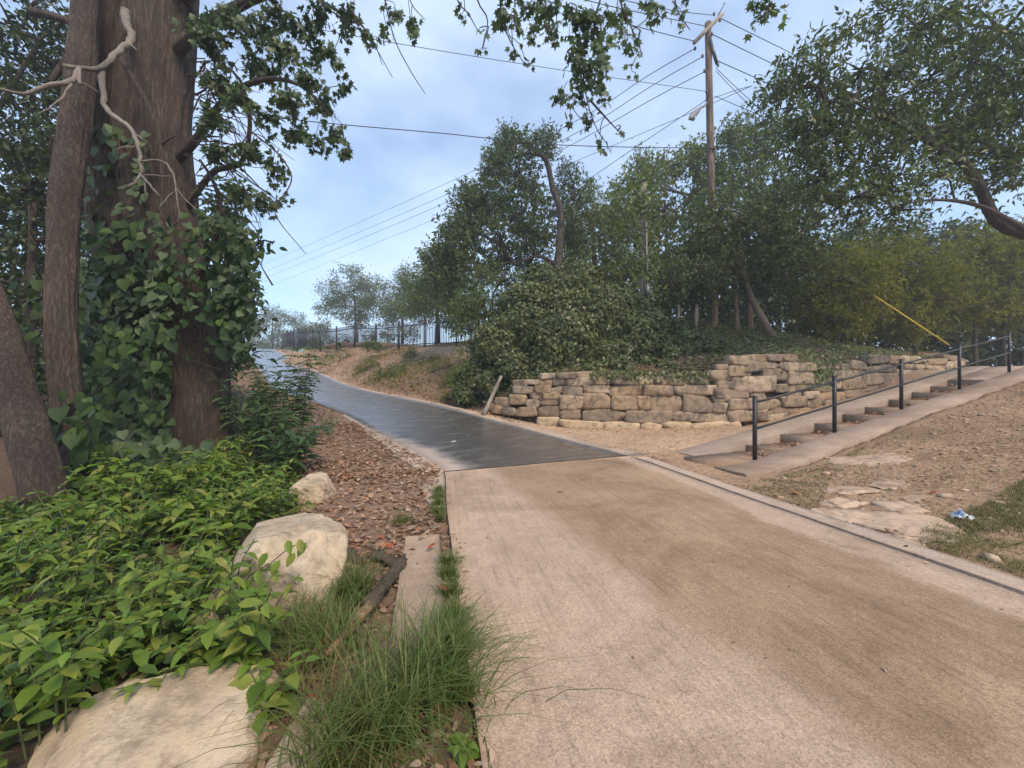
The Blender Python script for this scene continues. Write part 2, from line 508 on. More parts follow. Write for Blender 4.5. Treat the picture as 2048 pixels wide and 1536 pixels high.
gme = make_mesh('ground', np.stack([X, Y, Z], -1).reshape(-1, 3), gf, m_ground, True)
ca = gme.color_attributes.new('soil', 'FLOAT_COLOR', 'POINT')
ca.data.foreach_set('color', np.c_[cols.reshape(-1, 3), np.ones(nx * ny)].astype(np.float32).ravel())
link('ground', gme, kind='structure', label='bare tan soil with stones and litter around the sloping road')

# ------------------------------------------------------------------ road surfaces
def road_strip(name, i0, i1, u0, u1, nu, mat, dz=0.0, skirt=0.16, crown=0.0, lab=None):
    """a strip between lateral metres u0,u1 (functions of index or constants, from the left edge)"""
    ks = np.arange(i0, i1 + 1)
    a = np.array([u0(k) if callable(u0) else u0 for k in ks]); bb = np.array([u1(k) if callable(u1) else (wid[k] if u1 is None else u1) for k in ks])
    us = a[:, None] + (bb - a)[:, None] * np.linspace(0, 1, nu)[None]
    base = LE[ks][:, None, :] + np.concatenate([-LN[ks], np.zeros((len(ks), 1))], 1)[:, None, :] * us[..., None]
    base[..., 2] += dz + .006 * fbm(base[..., 0] * 2, base[..., 1] * 2)
    v = [base.reshape(-1, 3)]; m = nu
    q = (np.arange(len(ks) - 1)[:, None] * m + np.arange(m - 1)[None]).ravel()
    f = [np.stack([q, q + 1, q + m + 1, q + m], -1)[:, ::-1]]
    uv = [np.stack([us, np.broadcast_to(seglen[ks][:, None], us.shape)], -1).reshape(-1, 2)]
    off = len(v[0])
    # skirts round the border
    idx = np.r_[np.arange(m), np.arange(1, len(ks)) * m + m - 1, (len(ks) - 1) * m + np.arange(m - 2, -1, -1), np.arange(len(ks) - 2, 0, -1) * m]
    low_ = v[0][idx].copy(); low_[:, 2] -= skirt
    v.append(low_); uv.append(uv[0][idx])
    j = np.arange(len(idx)); k2 = (j + 1) % len(idx)
    f.append(np.stack([idx[j], off + j, off + k2, idx[k2]], -1))
    f = np.concatenate(f)
    me = make_mesh(name, np.concatenate(v), f, mat, False)
    sm = np.zeros(len(f), bool); sm[:len(q)] = True; me.polygons.foreach_set('use_smooth', sm)
    uvl = me.uv_layers.new(name='UVMap')
    li = np.empty(len(me.loops), np.int32); me.loops.foreach_get('vertex_index', li)
    uvl.data.foreach_set('uv', np.concatenate(uv)[li].astype(np.float32).ravel())
    return link(name, me, kind='structure', label=lab)

def concrete_mat(name, light, tanc, agg=70, banded=False, wide=3.65):
    m, n, l, b = new_mat(name)
    tc = n.new('ShaderNodeTexCoord'); uv = n.new('ShaderNodeUVMap'); sp = n.new('ShaderNodeSeparateXYZ')
    l.new(uv.outputs['UV'], sp.inputs['Vector'])
    big = tex(n, l, 'ShaderNodeTexNoise', .9, tc.outputs['Object'], Detail=6.0, Roughness=.6)
    mid = tex(n, l, 'ShaderNodeTexNoise', 6, tc.outputs['Object'], Detail=8.0, Roughness=.7)
    if banded:
        sepo = n.new('ShaderNodeSeparateXYZ'); l.new(tc.outputs['Object'], sepo.inputs['Vector'])
        def mth(op, x, y):
            q = n.new('ShaderNodeMath'); q.operation = op
            for i, z in enumerate((x, y)):
                if isinstance(z, (int, float)): q.inputs[i].default_value = z
                else: l.new(z, q.inputs[i])
            return q.outputs[0]
        edge = mth('ADD', mth('MULTIPLY', sepo.outputs['Y'], -.141), 1.61)
        wob = mth('ADD', mth('MULTIPLY', mth('SUBTRACT', mid.outputs['Fac'], .5), .5), mth('MULTIPLY', mth('SUBTRACT', big.outputs['Fac'], .5), .7))
        dl = mth('ADD', mth('SUBTRACT', sp.outputs['X'], edge), wob)
        mr = n.new('ShaderNodeMapRange'); mr.inputs['From Min'].default_value = -.10; mr.inputs['From Max'].default_value = .12; l.new(dl, mr.inputs['Value'])
        dr = mth('ADD', mth('SUBTRACT', wide - .36, sp.outputs['X']), wob)
        mr2 = n.new('ShaderNodeMapRange'); mr2.inputs['From Min'].default_value = -.02; mr2.inputs['From Max'].default_value = .06; l.new(dr, mr2.inputs['Value'])
        band = mth('MULTIPLY', mr.outputs[0], mr2.outputs[0])
        tanr = ramp(n, [(.3, tuple(c * .80 for c in tanc)), (.55, tanc), (.75, tuple(c * 1.22 for c in tanc))]); l.new(big.outputs['Fac'], tanr.inputs['Fac'])
        col = mixc(n, l, light, tanr.outputs['Color'], band)
    else:
        lr = ramp(n, [(.3, tuple(c * .85 for c in light)), (.7, tuple(c * 1.12 for c in light))]); l.new(big.outputs['Fac'], lr.inputs['Fac'])
        col = lr.outputs['Color']
    rm = ramp(n, [(.3, (.86, .85, .84)), (.7, (1.12, 1.12, 1.12))]); l.new(mid.outputs['Fac'], rm.inputs['Fac'])
    col = mixc(n, l, col, rm.outputs['Color'], 1.0, 'MULTIPLY')
    vo = tex(n, l, 'ShaderNodeTexVoronoi', agg, tc.outputs['Object'])
    sepc = n.new('ShaderNodeSeparateColor'); l.new(vo.outputs['Color'], sepc.inputs['Color'])
    rv = ramp(n, [(0, (.66, .63, .60)), (.3, (.93, .92, .91)), (.75, (1.05, 1.05, 1.05)), (1, (1.32, 1.30, 1.26))]); l.new(sepc.outputs['Red'], rv.inputs['Fac'])
    col = mixc(n, l, col, rv.outputs['Color'], .8, 'MULTIPLY')
    # scattered dark stains
    st = tex(n, l, 'ShaderNodeTexNoise', 1.7, tc.outputs['Object'], Detail=4.0, Distortion=1.0)
    rs = ramp(n, [(.66, (0, 0, 0)), (.78, (.55, .55, .55))]); l.new(st.outputs['Fac'], rs.inputs['Fac'])
    col = mixc(n, l, col, tuple(c * .45 for c in tanc), rs.outputs['Color'])
    # faint scratches along the road
    mp = n.new('ShaderNodeMapping'); mp.inputs['Scale'].default_value = (26, 1.1, 1); l.new(uv.outputs['UV'], mp.inputs['Vector'])
    sc_ = tex(n, l, 'ShaderNodeTexNoise', 1.0, mp.outputs['Vector'], Detail=5.0, Roughness=.7)
    rsc = ramp(n, [(.36, (.80, .79, .78)), (.48, (1, 1, 1)), (.75, (1.06, 1.06, 1.06))]); l.new(sc_.outputs['Fac'], rsc.inputs['Fac'])
    col = mixc(n, l, col, rsc.outputs['Color'], .9 if banded else .3, 'MULTIPLY')
    # hairline cracks and larger dull patches
    wn2 = tex(n, l, 'ShaderNodeTexNoise', 2.2, tc.outputs['Object'], Detail=5.0)
    wm = n.new('ShaderNodeMix'); wm.data_type = 'VECTOR'; wm.inputs['Factor'].default_value = .35; l.new(tc.outputs['Object'], wm.inputs[4]); l.new(wn2.outputs['Color'], wm.inputs[5])
    ck = tex(n, l, 'ShaderNodeTexVoronoi', .55, wm.outputs[1]); ck.feature = 'DISTANCE_TO_EDGE'
    rk = ramp(n, [(.0, (.45, .42, .40)), (.0035, (1, 1, 1))]); l.new(ck.outputs['Distance'], rk.inputs['Fac'])
    col = mixc(n, l, col, rk.outputs['Color'], .22, 'MULTIPLY')
    pt = tex(n, l, 'ShaderNodeTexNoise', .55, tc.outputs['Object'], Detail=7.0, Roughness=.62, Distortion=.8)
    rp_ = ramp(n, [(.36, (.74, .70, .66)), (.5, (1, 1, 1)), (.66, (1.13, 1.12, 1.10))]); l.new(pt.outputs['Fac'], rp_.inputs['Fac'])
    col = mixc(n, l, col, rp_.outputs['Color'], 1.0, 'MULTIPLY')
    l.new(col, b.inputs['Base Color']); b.inputs['Roughness'].default_value = .85; b.inputs['Specular IOR Level'].default_value = .3
    nb = bump(n, l, b, vo.outputs['Distance'], .4, .003); bump(n, l, b, mid.outputs['Fac'], .3, .012, nb)
    return m

m_conc = concrete_mat('exposed_aggregate_concrete', (.395, .293, .213), (.315, .22, .140), 130, True)
m_plain_conc = concrete_mat('weathered_concrete', (.40, .315, .245), (.24, .18, .13), 120)
m_slab_conc = concrete_mat('dirt_stained_concrete', (.31, .235, .172), (.2, .145, .1), 130)
m_grey_conc = concrete_mat('stair_concrete', (.33, .255, .195), (.22, .165, .12), 110)
m_tread_conc = concrete_mat('dirty_tread_concrete', (.29, .22, .16), (.18, .135, .10), 110)

m_wet, n, l, b = new_mat('wet_road_surface')
tc = n.new('ShaderNodeTexCoord'); uv = n.new('ShaderNodeUVMap'); sp = n.new('ShaderNodeSeparateXYZ'); l.new(uv.outputs['UV'], sp.inputs['Vector'])
mp = n.new('ShaderNodeMapping'); mp.inputs['Scale'].default_value = (1.0, 2.6, 1); l.new(uv.outputs['UV'], mp.inputs['Vector'])
s1 = tex(n, l, 'ShaderNodeTexNoise', 1.5, mp.outputs['Vector'], Detail=8.0, Roughness=.68, Distortion=.5)
s2 = tex(n, l, 'ShaderNodeTexNoise', 40, tc.outputs['Object'], Detail=5.0, Roughness=.7)
cr = ramp(n, [(.3, (.050, .043, .040)), (.52, (.085, .072, .066)), (.72, (.15, .128, .115))]); l.new(s1.outputs['Fac'], cr.inputs['Fac'])
v2 = tex(n, l, 'ShaderNodeTexVoronoi', 80, tc.outputs['Object'])
rv = ramp(n, [(0, (.7, .7, .7)), (1, (1.4, 1.4, 1.4))]); l.new(v2.outputs['Color'], rv.inputs['Fac'])
col = mixc(n, l, cr.outputs['Color'], rv.outputs['Color'], .7, 'MULTIPLY')
ad = n.new('ShaderNodeMath'); ad.operation = 'MULTIPLY_ADD'; l.new(s1.outputs['Fac'], ad.inputs[0]); ad.inputs[1].default_value = -1.0
vj = n.new('ShaderNodeMath'); vj.operation = 'MULTIPLY_ADD'; l.new(sp.outputs['Y'], vj.inputs[0]); vj.inputs[1].default_value = .16; vj.inputs[2].default_value = -.16 * (float(seglen[JOINT]) + 2.5)
vm = n.new('ShaderNodeMath'); vm.operation = 'MAXIMUM'; l.new(vj.outputs[0], vm.inputs[0]); vm.inputs[1].default_value = 0.0
va = n.new('ShaderNodeMath'); va.operation = 'ADD'; l.new(vm.outputs[0], va.inputs[0]); l.new(sp.outputs['X'], va.inputs[1]); l.new(va.outputs[0], ad.inputs[2])
dry = n.new('ShaderNodeMapRange'); dry.inputs['From Min'].default_value = -.30; dry.inputs['From Max'].default_value = .12; l.new(ad.outputs[0], dry.inputs['Value'])
col = mixc(n, l, (.36, .29, .235), col, dry.outputs[0])
l.new(col, b.inputs['Base Color'])
rr = ramp(n, [(.35, (.10, .10, .10)), (.7, (.40, .40, .40))]); l.new(s1.outputs['Fac'], rr.inputs['Fac'])
rf = mixc(n, l, (.85, .85, .85), rr.outputs['Color'], dry.outputs[0])
l.new(rf, b.inputs['Roughness']); b.inputs['Specular IOR Level'].default_value = .9
l.new(dry.outputs[0], b.inputs['Coat Weight']); b.inputs['Coat Roughness'].default_value = .36; b.inputs['Coat IOR'].default_value = 2.0
nb = bump(n, l, b, s2.outputs['Fac'], .4, .010); nb2 = bump(n, l, b, s1.outputs['Fac'], .3, .03, nb); l.new(nb2, b.inputs['Coat Normal'])

i_end = len(RE) - 1
road_strip('road', 0, JOINT, 0.0, None, 26, m_conc, lab='pale exposed aggregate concrete slab of the road in the foreground')
road_strip('wet_road', JOINT, i_end, lambda k: 0.0, None, 18, m_wet, dz=-.012, lab='dark wet road surface climbing the hill to the left')
# dark joint between the two slabs
mb = MB(); jl, jr = LE[JOINT], RE[JOINT]; jd = nrm(jr - jl)
mb.box((jl + jr) / 2 + np.array([0, 0, .0045]), jd, nrm(np.cross([0, 0, 1], jd)), [0, 0, 1], np.linalg.norm(jr - jl) / 2, .011, .003)
m_joint = plain_mat('joint_filler', (.03, .026, .023), .9)
link('road_joint', mb.mesh('road_joint', m_joint), kind='structure', label='thin dark joint line across the road between dry and wet slabs')
iA = int(np.argmin(abs(RE[:, 1] - 1.0)))
# right hand kerb strip beyond a crack
iK0, iK1 = int(np.argmin(abs(RE[:, 1] + 3))), int(np.argmin(abs(RE[:, 1] - 7.2)))
kj = lambda a, b_, f_: (lambda k: wid[k] + a + b_ * float(fbm(k * f_, 2.0)))
road_strip('kerb_strip', iK0, iK1, kj(.025, .012, .3), kj(.26, .03, .2), 4, m_plain_conc, dz=.014, skirt=.2, lab='narrow weathered concrete kerb along the right edge of the road')
iG1 = int(np.argmin(abs(RE[:, 1] - 16.0)))
road_strip('gutter', JOINT, iG1, kj(.01, .01, .3), kj(.42, .06, .2), 5, m_plain_conc, dz=-.0, skirt=.2, lab='pale concrete edging strip along the right side of the wet road')
iG2 = int(np.argmin(abs(RE[:, 1] - 60.0)))
road_strip('road_edging', iG1 + 1, iG2, kj(.01, .01, .3), kj(.30, .05, .2), 4, m_plain_conc, dz=-.0, skirt=.2, lab='pale edging strip along the right of the upper road')
# left shoulder slab beside the joint, and the narrow kerb piece near the grass
iS0, iS1 = int(np.argmin(abs(LE[:, 1] - 4.1))), int(np.argmin(abs(LE[:, 1] - 10.4)))
def sh_out(k):
    t = (k - iS0) / (iS1 - iS0)
    return -(.10 + .36 * math.sin(math.pi * min(1, t * 1.2) ** .8) ** 1.0 + .07 * float(fbm(k * .35, 7.0)))
road_strip('road_shoulder', iS0, iS1, sh_out, -.012, 7, m_plain_conc, dz=-.004, skirt=.15, lab='pale concrete shoulder left of the road beside the leaf litter')
iB0, iB1 = int(np.argmin(abs(LE[:, 1] - 1.75))), int(np.argmin(abs(LE[:, 1] - 3.55)))
road_strip('kerb_slab', iB0, iB1, lambda k: -.40 - .02 * float(fbm(k * .5, 1.0)), lambda k: -.10 + .015 * float(fbm(k * .5, 4.0)), 6, m_slab_conc, dz=.022, skirt=.25, lab='short raised concrete kerb slab between the tall grass and the road')

# ------------------------------------------------------------------ staircase
st = thing('staircase', stair_pt(0, .35), 'long shallow concrete staircase with sloping side walls up to the path', 'staircase')
def sloped_slab(name, s0, s1, n0, n1, dz, depth, nseg=24, chip=.008):
    mb = MB(); ss = np.linspace(s0, s1, nseg)
    rows = []
    for s in ss:
        j = chip * float(fbm(s * 2.0, n0 * 3))
        rows.append([stair_pt(s, n0, dz + j - .02), stair_pt(s, n0 + .02, dz + j), stair_pt(s, n1 - .02, dz + j * .5), stair_pt(s, n1, dz + j * .5 - .02), stair_pt(s, n1, dz - depth), stair_pt(s, n0, dz - depth)])
    v = np.array(rows).reshape(-1, 3); q = []
    for i in range(nseg - 1):
        for a in range(6):
            c = (a + 1) % 6
            q.append([i * 6 + a, (i + 1) * 6 + a, (i + 1) * 6 + c, i * 6 + c])
    mb.add(v, np.array(q)); e = (nseg - 1) * 6
    mb.add(v[:6], np.array([[0, 1, 2, 3], [0, 3, 4, 5]])); mb.add(v[e:], np.array([[3, 2, 1, 0], [5, 4, 3, 0]]))
    return link(name, mb.mesh(name, m_grey_conc), st)
sloped_slab('side_wall', -1.0, 12.3, -.60, 0.0, .012, .75)
sloped_slab('side_wall', -.5, 12.3, .75, 1.45, .02, .75)
m_infill = plain_mat('dirt_infill', (.27, .175, .115), .95, 0, .35, 16, .02)
RIS = [-.9, .835, 1.94, 3.15, 4.25, 5.2, 6.3, 7.45, 8.46, 9.46]
ez = np.array([0, 0, 1.0])
for i, s in enumerate(RIS):
    s1 = RIS[i + 1] if i + 1 < len(RIS) else 9.46
    if i == len(RIS) - 1: break
    zt = SZ0 + max(s, -.05) * SLOPE + (.005 if i == 0 else -.03)
    mb = MB(); c = S0 + SE * ((s + s1) / 2) + SN * .375
    hl = (s1 - s) / 2
    mb.box([c[0], c[1], zt - .25], [*SE, 0], [*SN, 0], ez, hl - .002, .374, .25)
    link('tread', mb.mesh('tread', m_infill), st)
    if i:
        mb = MB(); c = S0 + SE * (s + .035) + SN * .375
        mb.box([c[0], c[1], zt - .13], [*SE, 0], [*SN, 0], ez, .04, .3745, .142)
        link('riser', mb.mesh('riser', m_tread_conc), st)
sloped_slab('landing', 9.46, 12.2, .002, .748, .008, .6, 10)

m_black = plain_mat('black_painted_metal', (.018, .018, .020), .45, .0, .3, 30)
hr = thing('handrail', stair_pt(0, 0), 'black metal handrail with five posts along the concrete stairs', 'handrail')
POSTS = [0.0, 2.42, 5.0, 7.83, 10.85]
for s in POSTS:
    b0 = stair_pt(s, -.03, -.05); mb = MB()
    mb.box(b0 + ez * .60, [*SE, 0], [*SN, 0], ez, .027, .027, .62)
    mb.box(b0 + ez * 1.224, [*SE, 0], [*SN, 0], ez, .030, .030, .006)
    link('post', mb.mesh('post', m_black), hr)
for h in (1.06, .58):
    for a, c in zip(POSTS[:-1], POSTS[1:]):
        p, q = stair_pt(a + .028, -.03, h), stair_pt(c - .028, -.03, h)
        d = nrm(q - p); sidev = np.array([*SN, 0]); upv = np.cross(d, sidev); mb = MB()
        mb.box((p + q) / 2, d, sidev, upv, np.linalg.norm(q - p) / 2, .017, .017)
        link('rail', mb.mesh('rail', m_black), hr)

# ------------------------------------------------------------------ stones
def _cubesphere(n):
    g = np.linspace(-1, 1, n + 1); vs = {}; V = []; Q = []
    def vid(p):
        k = tuple(np.round(p, 5))
        if k not in vs: vs[k] = len(V); V.append(p)
        return vs[k]
    for ax in range(3):
        for sgn in (-1, 1):
            for i in range(n):
                for j in range(n):
                    cs = []
                    for a, c in ((i, j), (i + 1, j), (i + 1, j + 1), (i, j + 1)):
                        p = [0, 0, 0]; p[ax] = sgn; p[(ax + 1) % 3] = g[a]; p[(ax + 2) % 3] = g[c]
                        cs.append(vid(tuple(p)))
                    Q.append(cs if sgn > 0 else cs[::-1])
    return np.array(V, float), np.array(Q)
CS4, CS10 = _cubesphere(6), _cubesphere(36)

def rock_verts(base, half, p=5.0, rough=.06, seed=0, chops=3, fine=0.0, lims=(.86, 1.08)):
    """a rounded block, its faces bulged and chipped"""
    r = np.random.default_rng(seed)
    u = base / (np.abs(base) ** p).sum(-1, keepdims=True) ** (1 / p)
    o = r.uniform(0, 200, 3)
    d = fbm(u[:, 0] * 1.3 + o[0], u[:, 1] * 1.3 + o[1], u[:, 2] * 1.3 + o[2], 3)
    u = u * (1 + rough * 1.6 * d[:, None])
    if fine:
        d2 = fbm(u[:, 0] * 5 + o[1], u[:, 1] * 5 + o[2], u[:, 2] * 5 + o[0], 4); u = u * (1 + fine * d2[:, None])
    for k in range(chops):
        nn = nrm(r.normal(size=3)); lim = r.uniform(*lims)
        s = u @ nn; u = u - np.clip(s - lim, 0, None)[:, None] * nn * .97
    return u * np.asarray(half)

m_wallstone = stone_mat('limestone_blocks', [(.32, .24, .165), (.25, .195, .14), (.40, .305, .21), (.30, .23, .155), (.38, .26, .155), (.23, .185, .135), (.43, .34, .24), (.33, .255, .18)], (.09, .08, .068), .8, 7.0)
m_cream = stone_mat('cream_limestone', [(.44, .33, .21), (.50, .39, .26), (.42, .30, .185)], (.16, .12, .08), .4, 7.0)
m_mortar = plain_mat('packed_soil_and_rubble', (.06, .047, .036), .95, 0, .4, 18, .03)

wall = thing('stone_wall', (3.9, 10.9, .1), 'dry stacked limestone retaining wall below the vine covered slope', 'wall')
core_f, core_t = [], []
fx = np.linspace(WPTS[0, 0], WPTS[-1, 0], 90)
topz = np.interp(fx, wtop[:, 0], wtop[:, 2]) - .12
for x, zt in zip(fx, topz):
    y = float(wall_y(x)) + .13
    zb = gz1(x, y - .6) - .35
    core_f.append([(x, y, zb), (x, y, max(zt, zb + .1)), (x, y + .5, max(zt, zb + .1) + .04), (x, y + .5, zb)])
cv = np.array(core_f).reshape(-1, 3); q = []
for i in range(len(fx) - 1):
    for a in range(3):
        q.append([i * 4 + a, i * 4 + a + 1, (i + 1) * 4 + a + 1, (i + 1) * 4 + a])
link('wall_core', make_mesh('wall_core', cv, np.array(q)[:, ::-1], m_mortar), wall)

A5 = [ # seen around (900,600), one unit 0.293 px
 (225,740,270,790),(270,710,365,775),(365,735,450,790),(310,665,410,735),(410,645,520,715),(520,680,610,735),(610,670,750,725),(540,630,630,680),(635,630,750,675),(430,590,560,640),(565,580,690,635),(690,590,765,635),(430,545,525,595),(525,545,605,578),(605,540,700,580),(700,530,780,585),(620,500,730,540),
 (450,730,590,795),(590,725,750,800),(755,750,890,825),(905,745,1200,830),(1200,755,1515,840),(1520,765,1930,830),
 (750,655,905,750),(905,635,1090,745),(1100,655,1280,750),(1275,655,1365,750),(1365,655,1590,765),(1590,650,1790,768),(1790,640,1905,700),(1790,700,1890,768),
 (765,590,900,655),(910,580,1085,634),(1085,580,1320,655),(1320,582,1525,655),(1525,580,1815,650),
 (730,495,860,535),(780,530,970,590),(860,490,970,530),(970,510,1090,578),(1090,520,1285,578),(1285,515,1390,580),(1390,520,1475,580),(1480,510,1620,580),(1620,510,1760,580),
 (1770,480,1915,550),(1890,450,2000,525),(1810,440,1890,480),(1820,550,1940,605),(1930,525,2060,600),(1815,605,2040,670),(1900,670,2040,750),(1890,750,2030,832)]
CREAM5 = [(600,800,745,862),(750,822,1040,888),(1040,830,1290,890),(1295,835,1438,890),(1440,830,1640,892),(1640,830,1970,905)]
A6 = [ # seen around (1400,550), one unit 0.3164 px
 (230,540,405,612),(175,512,295,570),(300,503,420,548),(405,545,490,592),(420,500,500,545),(500,500,605,552),(400,590,545,668),(205,640,470,742),(205,600,330,642),(500,552,620,610),
 (320,740,425,792),(180,782,350,855),(350,780,512,850),(510,765,662,832),(415,832,562,880),(180,858,350,932),(352,852,415,928),(560,832,702,892),(415,878,545,930),(548,610,702,690),(470,688,600,742),(545,720,648,775),(648,735,742,782),(680,780,775,842),(600,690,690,730),(690,690,822,740),(700,640,822,690),(740,738,835,795),(610,555,720,610),
 (770,790,860,835),(825,740,905,795),(885,655,1045,722),(1040,625,1160,692),(905,722,1035,772),(1150,620,1245,692),(1035,690,1130,742),(830,600,960,655),(960,600,1045,655),(950,540,1042,600),(1050,575,1140,625),(1140,565,1235,615),(1125,690,1255,735),(720,560,840,600),(825,650,890,720),(840,560,950,600),(1030,742,1110,775),(860,775,960,810),
 (1245,640,1390,692),(1245,600,1380,642),(1380,600,1540,645),(1290,558,1420,602),(1420,565,1540,602),(1250,690,1330,718),(1330,690,1420,712),(1390,645,1470,690),(1470,640,1560,672),(1530,592,1640,632),(1540,512,1685,548),(1530,545,1680,592),(1190,512,1292,562),(1295,512,1425,558),(1060,502,1185,560),(1430,530,1545,566)]
stones = [(900 + a * .29297, 600 + b_ * .29297, 900 + c * .29297, 600 + d * .29297, 0) for a, b_, c, d in A5] + \
         [(900 + a * .29297, 600 + b_ * .29297, 900 + c * .29297, 600 + d * .29297, 1) for a, b_, c, d in CREAM5] + \
         [(1400 + a * .3164, 550 + b_ * .3164, 1400 + c * .3164, 550 + d * .3164, 0) for a, b_, c, d in A6]
def wall_stone(x0, y0, x1, y1, kind, i):
    Ya, Yb = wall_hit(x0), wall_hit(x1); Ym = wall_hit((x0 + x1) / 2)
    a, c = P(x0, 0, Ya), P(x1, 0, Yb)
    t = np.array([c[0] - a[0], c[1] - a[1], 0]); w = np.linalg.norm(t); t = t / w
    nn = np.array([-t[1], t[0], 0])
    zt, zb = P(0, y0, Ym)[2], P(0, y1, Ym)[2]
    h = zt - zb; dep = .30
    mid = P((x0 + x1) / 2, 0, Ym); mid[2] = (zt + zb) / 2
    r = np.random.default_rng(i + 900)
    half = np.array([w / 2 * 1.03, dep / 2, h / 2 * 1.04])
    v = rock_verts(CS4[0], half, 40.0 if h * w > .05 else 18.0, .055, i + 40, 8, .075, (.98, 1.42))
    tilt = r.normal() * .03
    ct, stt = math.cos(tilt), math.sin(tilt)
    vx, vz = v[:, 0] * ct - v[:, 2] * stt, v[:, 0] * stt + v[:, 2] * ct
    off = dep / 2 - .03 - r.uniform(0, .07) + (-.04 if kind else 0)
    W_ = mid + vx[:, None] * t + (v[:, 1] + off)[:, None] * nn + vz[:, None] * ez
    me = make_mesh('stone', W_, CS4[1], m_cream if kind else m_wallstone, False)
    return link('stone', me, wall)
for i, s in enumerate(stones):
    wall_stone(*s, i)

# ------------------------------------------------------------------ boulders and loose rocks
m_boulder = stone_mat('pale_limestone_boulder', [(.54, .43, .30), (.64, .53, .385), (.47, .36, .24), (.62, .52, .385)], (.27, .21, .14), .6, 9.0, False, bd=.05)
m_flat = stone_mat('pinkish_limestone', [(.40, .285, .20), (.48, .355, .255), (.34, .235, .16)], (.27, .19, .13), .9, 7.0, False)
def boulder(label, c, half, rotz, tilt, seed, name='boulder', mat=None, p=4.0, rough=.10, cat_='boulder', group=None, chops=7, res=CS10, lims=(.66, .98)):
    v = rock_verts(res[0], half, p, rough, seed, chops, .085, lims)
    M = Euler((tilt[0], tilt[1], rotz)).to_matrix()
    v = v @ np.array(M).T + np.asarray(c)
    return link(name, make_mesh(name, v, res[1], mat or m_boulder, False), label=label, cat=cat_, group=group)
boulder('large pale limestone boulder in the bottom left corner below the leafy plants', P(265, 1530, 1.42) + np.array([0, .06, -.13]), (.40, .34, .30), .35, (.10, .05), 3, p=3.2)
boulder('long pale limestone boulder standing beside the fallen log and tall grass', P(565, 1165, 2.62) + np.array([-.12, .22, -.05]), (.34, .62, .42), .40, (-.10, .34), 14, p=7.0, rough=.05, lims=(.72, 1.1))
boulder('squarish pale rock half hidden by plants at the edge of the leaf litter', P(610, 992, 4.55) + np.array([0, .15, -.02]), (.23, .30, .20), .1, (0, .05), 12, p=9.0, lims=(.95, 1.25), rough=.06)
boulder('low pale rock under the tall grass at the bottom edge', P(585, 1530, 1.45) + np.array([0, .05, -.12]), (.20, .24, .20), -.2, (.1, -.1), 21, p=4.0)
flat = [(1745, 918, 78, .03, 'broad flat pale rock set in the dirt beside the stair edge'), (1775, 1042, 95, .035, 'largest flat pinkish rock at the foot of the dirt slope'), (1685, 1008, 48, .03, 'flat pinkish rock left of the largest flat rock'),
        (1692, 980, 40, .04, 'jagged pale rock on the dirt near the kerb'), (1800, 1013, 36, .04, 'small pale rock above the largest flat rock'), (1822, 998, 26, .035, 'round pale stone on the dirt slope'), (1705, 923, 34, .03, 'small pale rock touching the broad flat rock'),
        (1780, 968, 40, .03, 'thin tan rock in the middle of the dirt slope'), (1718, 1040, 26, .04, 'brownish loose stone by the kerb'), (1795, 1074, 18, .02, 'small white stone lying by the kerb strip'), (1860, 1056, 30, .03, 'pale stone at the edge of the grass patch')]
for i, (px, py, rp, hh, lab) in enumerate(flat):
    k = (px - 1024) / F; ys = np.linspace(2.5, 12, 400)
    zz_ = gz(k * ys, ys, False); row = 768 + (EYE - zz_) / ys * F
    Yd = float(ys[int(np.argmin(abs(row - py)))])
    g0 = gz1(k * Yd, Yd); rr_ = rp * Yd / F
    e_ = .25; sx_ = (gz(np.array([k * Yd + e_]), np.array([Yd]), False)[0] - gz(np.array([k * Yd - e_]), np.array([Yd]), False)[0]) / (2 * e_); sy_ = (gz(np.array([k * Yd]), np.array([Yd + e_]), False)[0] - gz(np.array([k * Yd]), np.array([Yd - e_]), False)[0]) / (2 * e_)
    boulder(lab, (k * Yd, Yd, g0 - hh * .55), (rr_, rr_ * (1.0 + .3 * math.sin(i * 2.1)), hh + .02), 0.0, (math.atan(sy_), -math.atan(sx_)), 60 + i, name='flat_rock' if hh <= .03 else 'loose_rock', mat=m_flat, p=2.6, rough=.34, cat_='rock', group='rocks in the dirt slope', chops=8, res=CS4 if rp < 40 else CS10)

# ------------------------------------------------------------------ fence on the bank
FP = np.array([(-1.2, 20.9, 3.6), (-3.2, 22.25, 3.66), (-5.4, 23.9, 3.7), (-7.5, 25.5, 3.85), (-9.6, 27.15, 3.97), (-11.8, 28.85, 4.12), (-13.9, 30.5, 4.27), (-16.0, 32.15, 4.44), (-18.1, 33.8, 4.6), (-20.2, 36.4, 4.85), (-22.2, 39.2, 5.15), (-24.4, 42.4, 5.5), (-26.9, 46.0, 5.9), (-29.8, 50.0, 6.2), (-32.9, 54.0, 6.5), (-36.1, 58.0, 6.75), (-40.2, 62.0, 6.85), (-44.5, 66.0, 6.85), (-48.8, 70.0, 6.85), (-53, 74.0, 6.85)])
fence = thing('metal_fence', FP[8], 'black metal picket fence along the top of the sandy bank', 'fence')
picket_me = None
mbp = MB(); mbp.box([0, 0, .82], [1, 0, 0], [0, 1, 0], ez, .016, .016, .82); picket_me = mbp.mesh('picket', m_black)
mbp = MB(); mbp.box([0, 0, .93], [1, 0, 0], [0, 1, 0], ez, .045, .045, .98); mbp.box([0, 0, 1.93], [1, 0, 0], [0, 1, 0], ez, .055, .055, .02); post_me = mbp.mesh('post', m_black)
for i, p in enumerate(FP):
    g = gz1(p[0], p[1]); FP[i, 2] = max(g, p[2] - .15) if abs(g - p[2]) < .5 else p[2]
    place('post', post_me, fence, Matrix.Translation((p[0], p[1], FP[i, 2] - .1)))
tot = 0
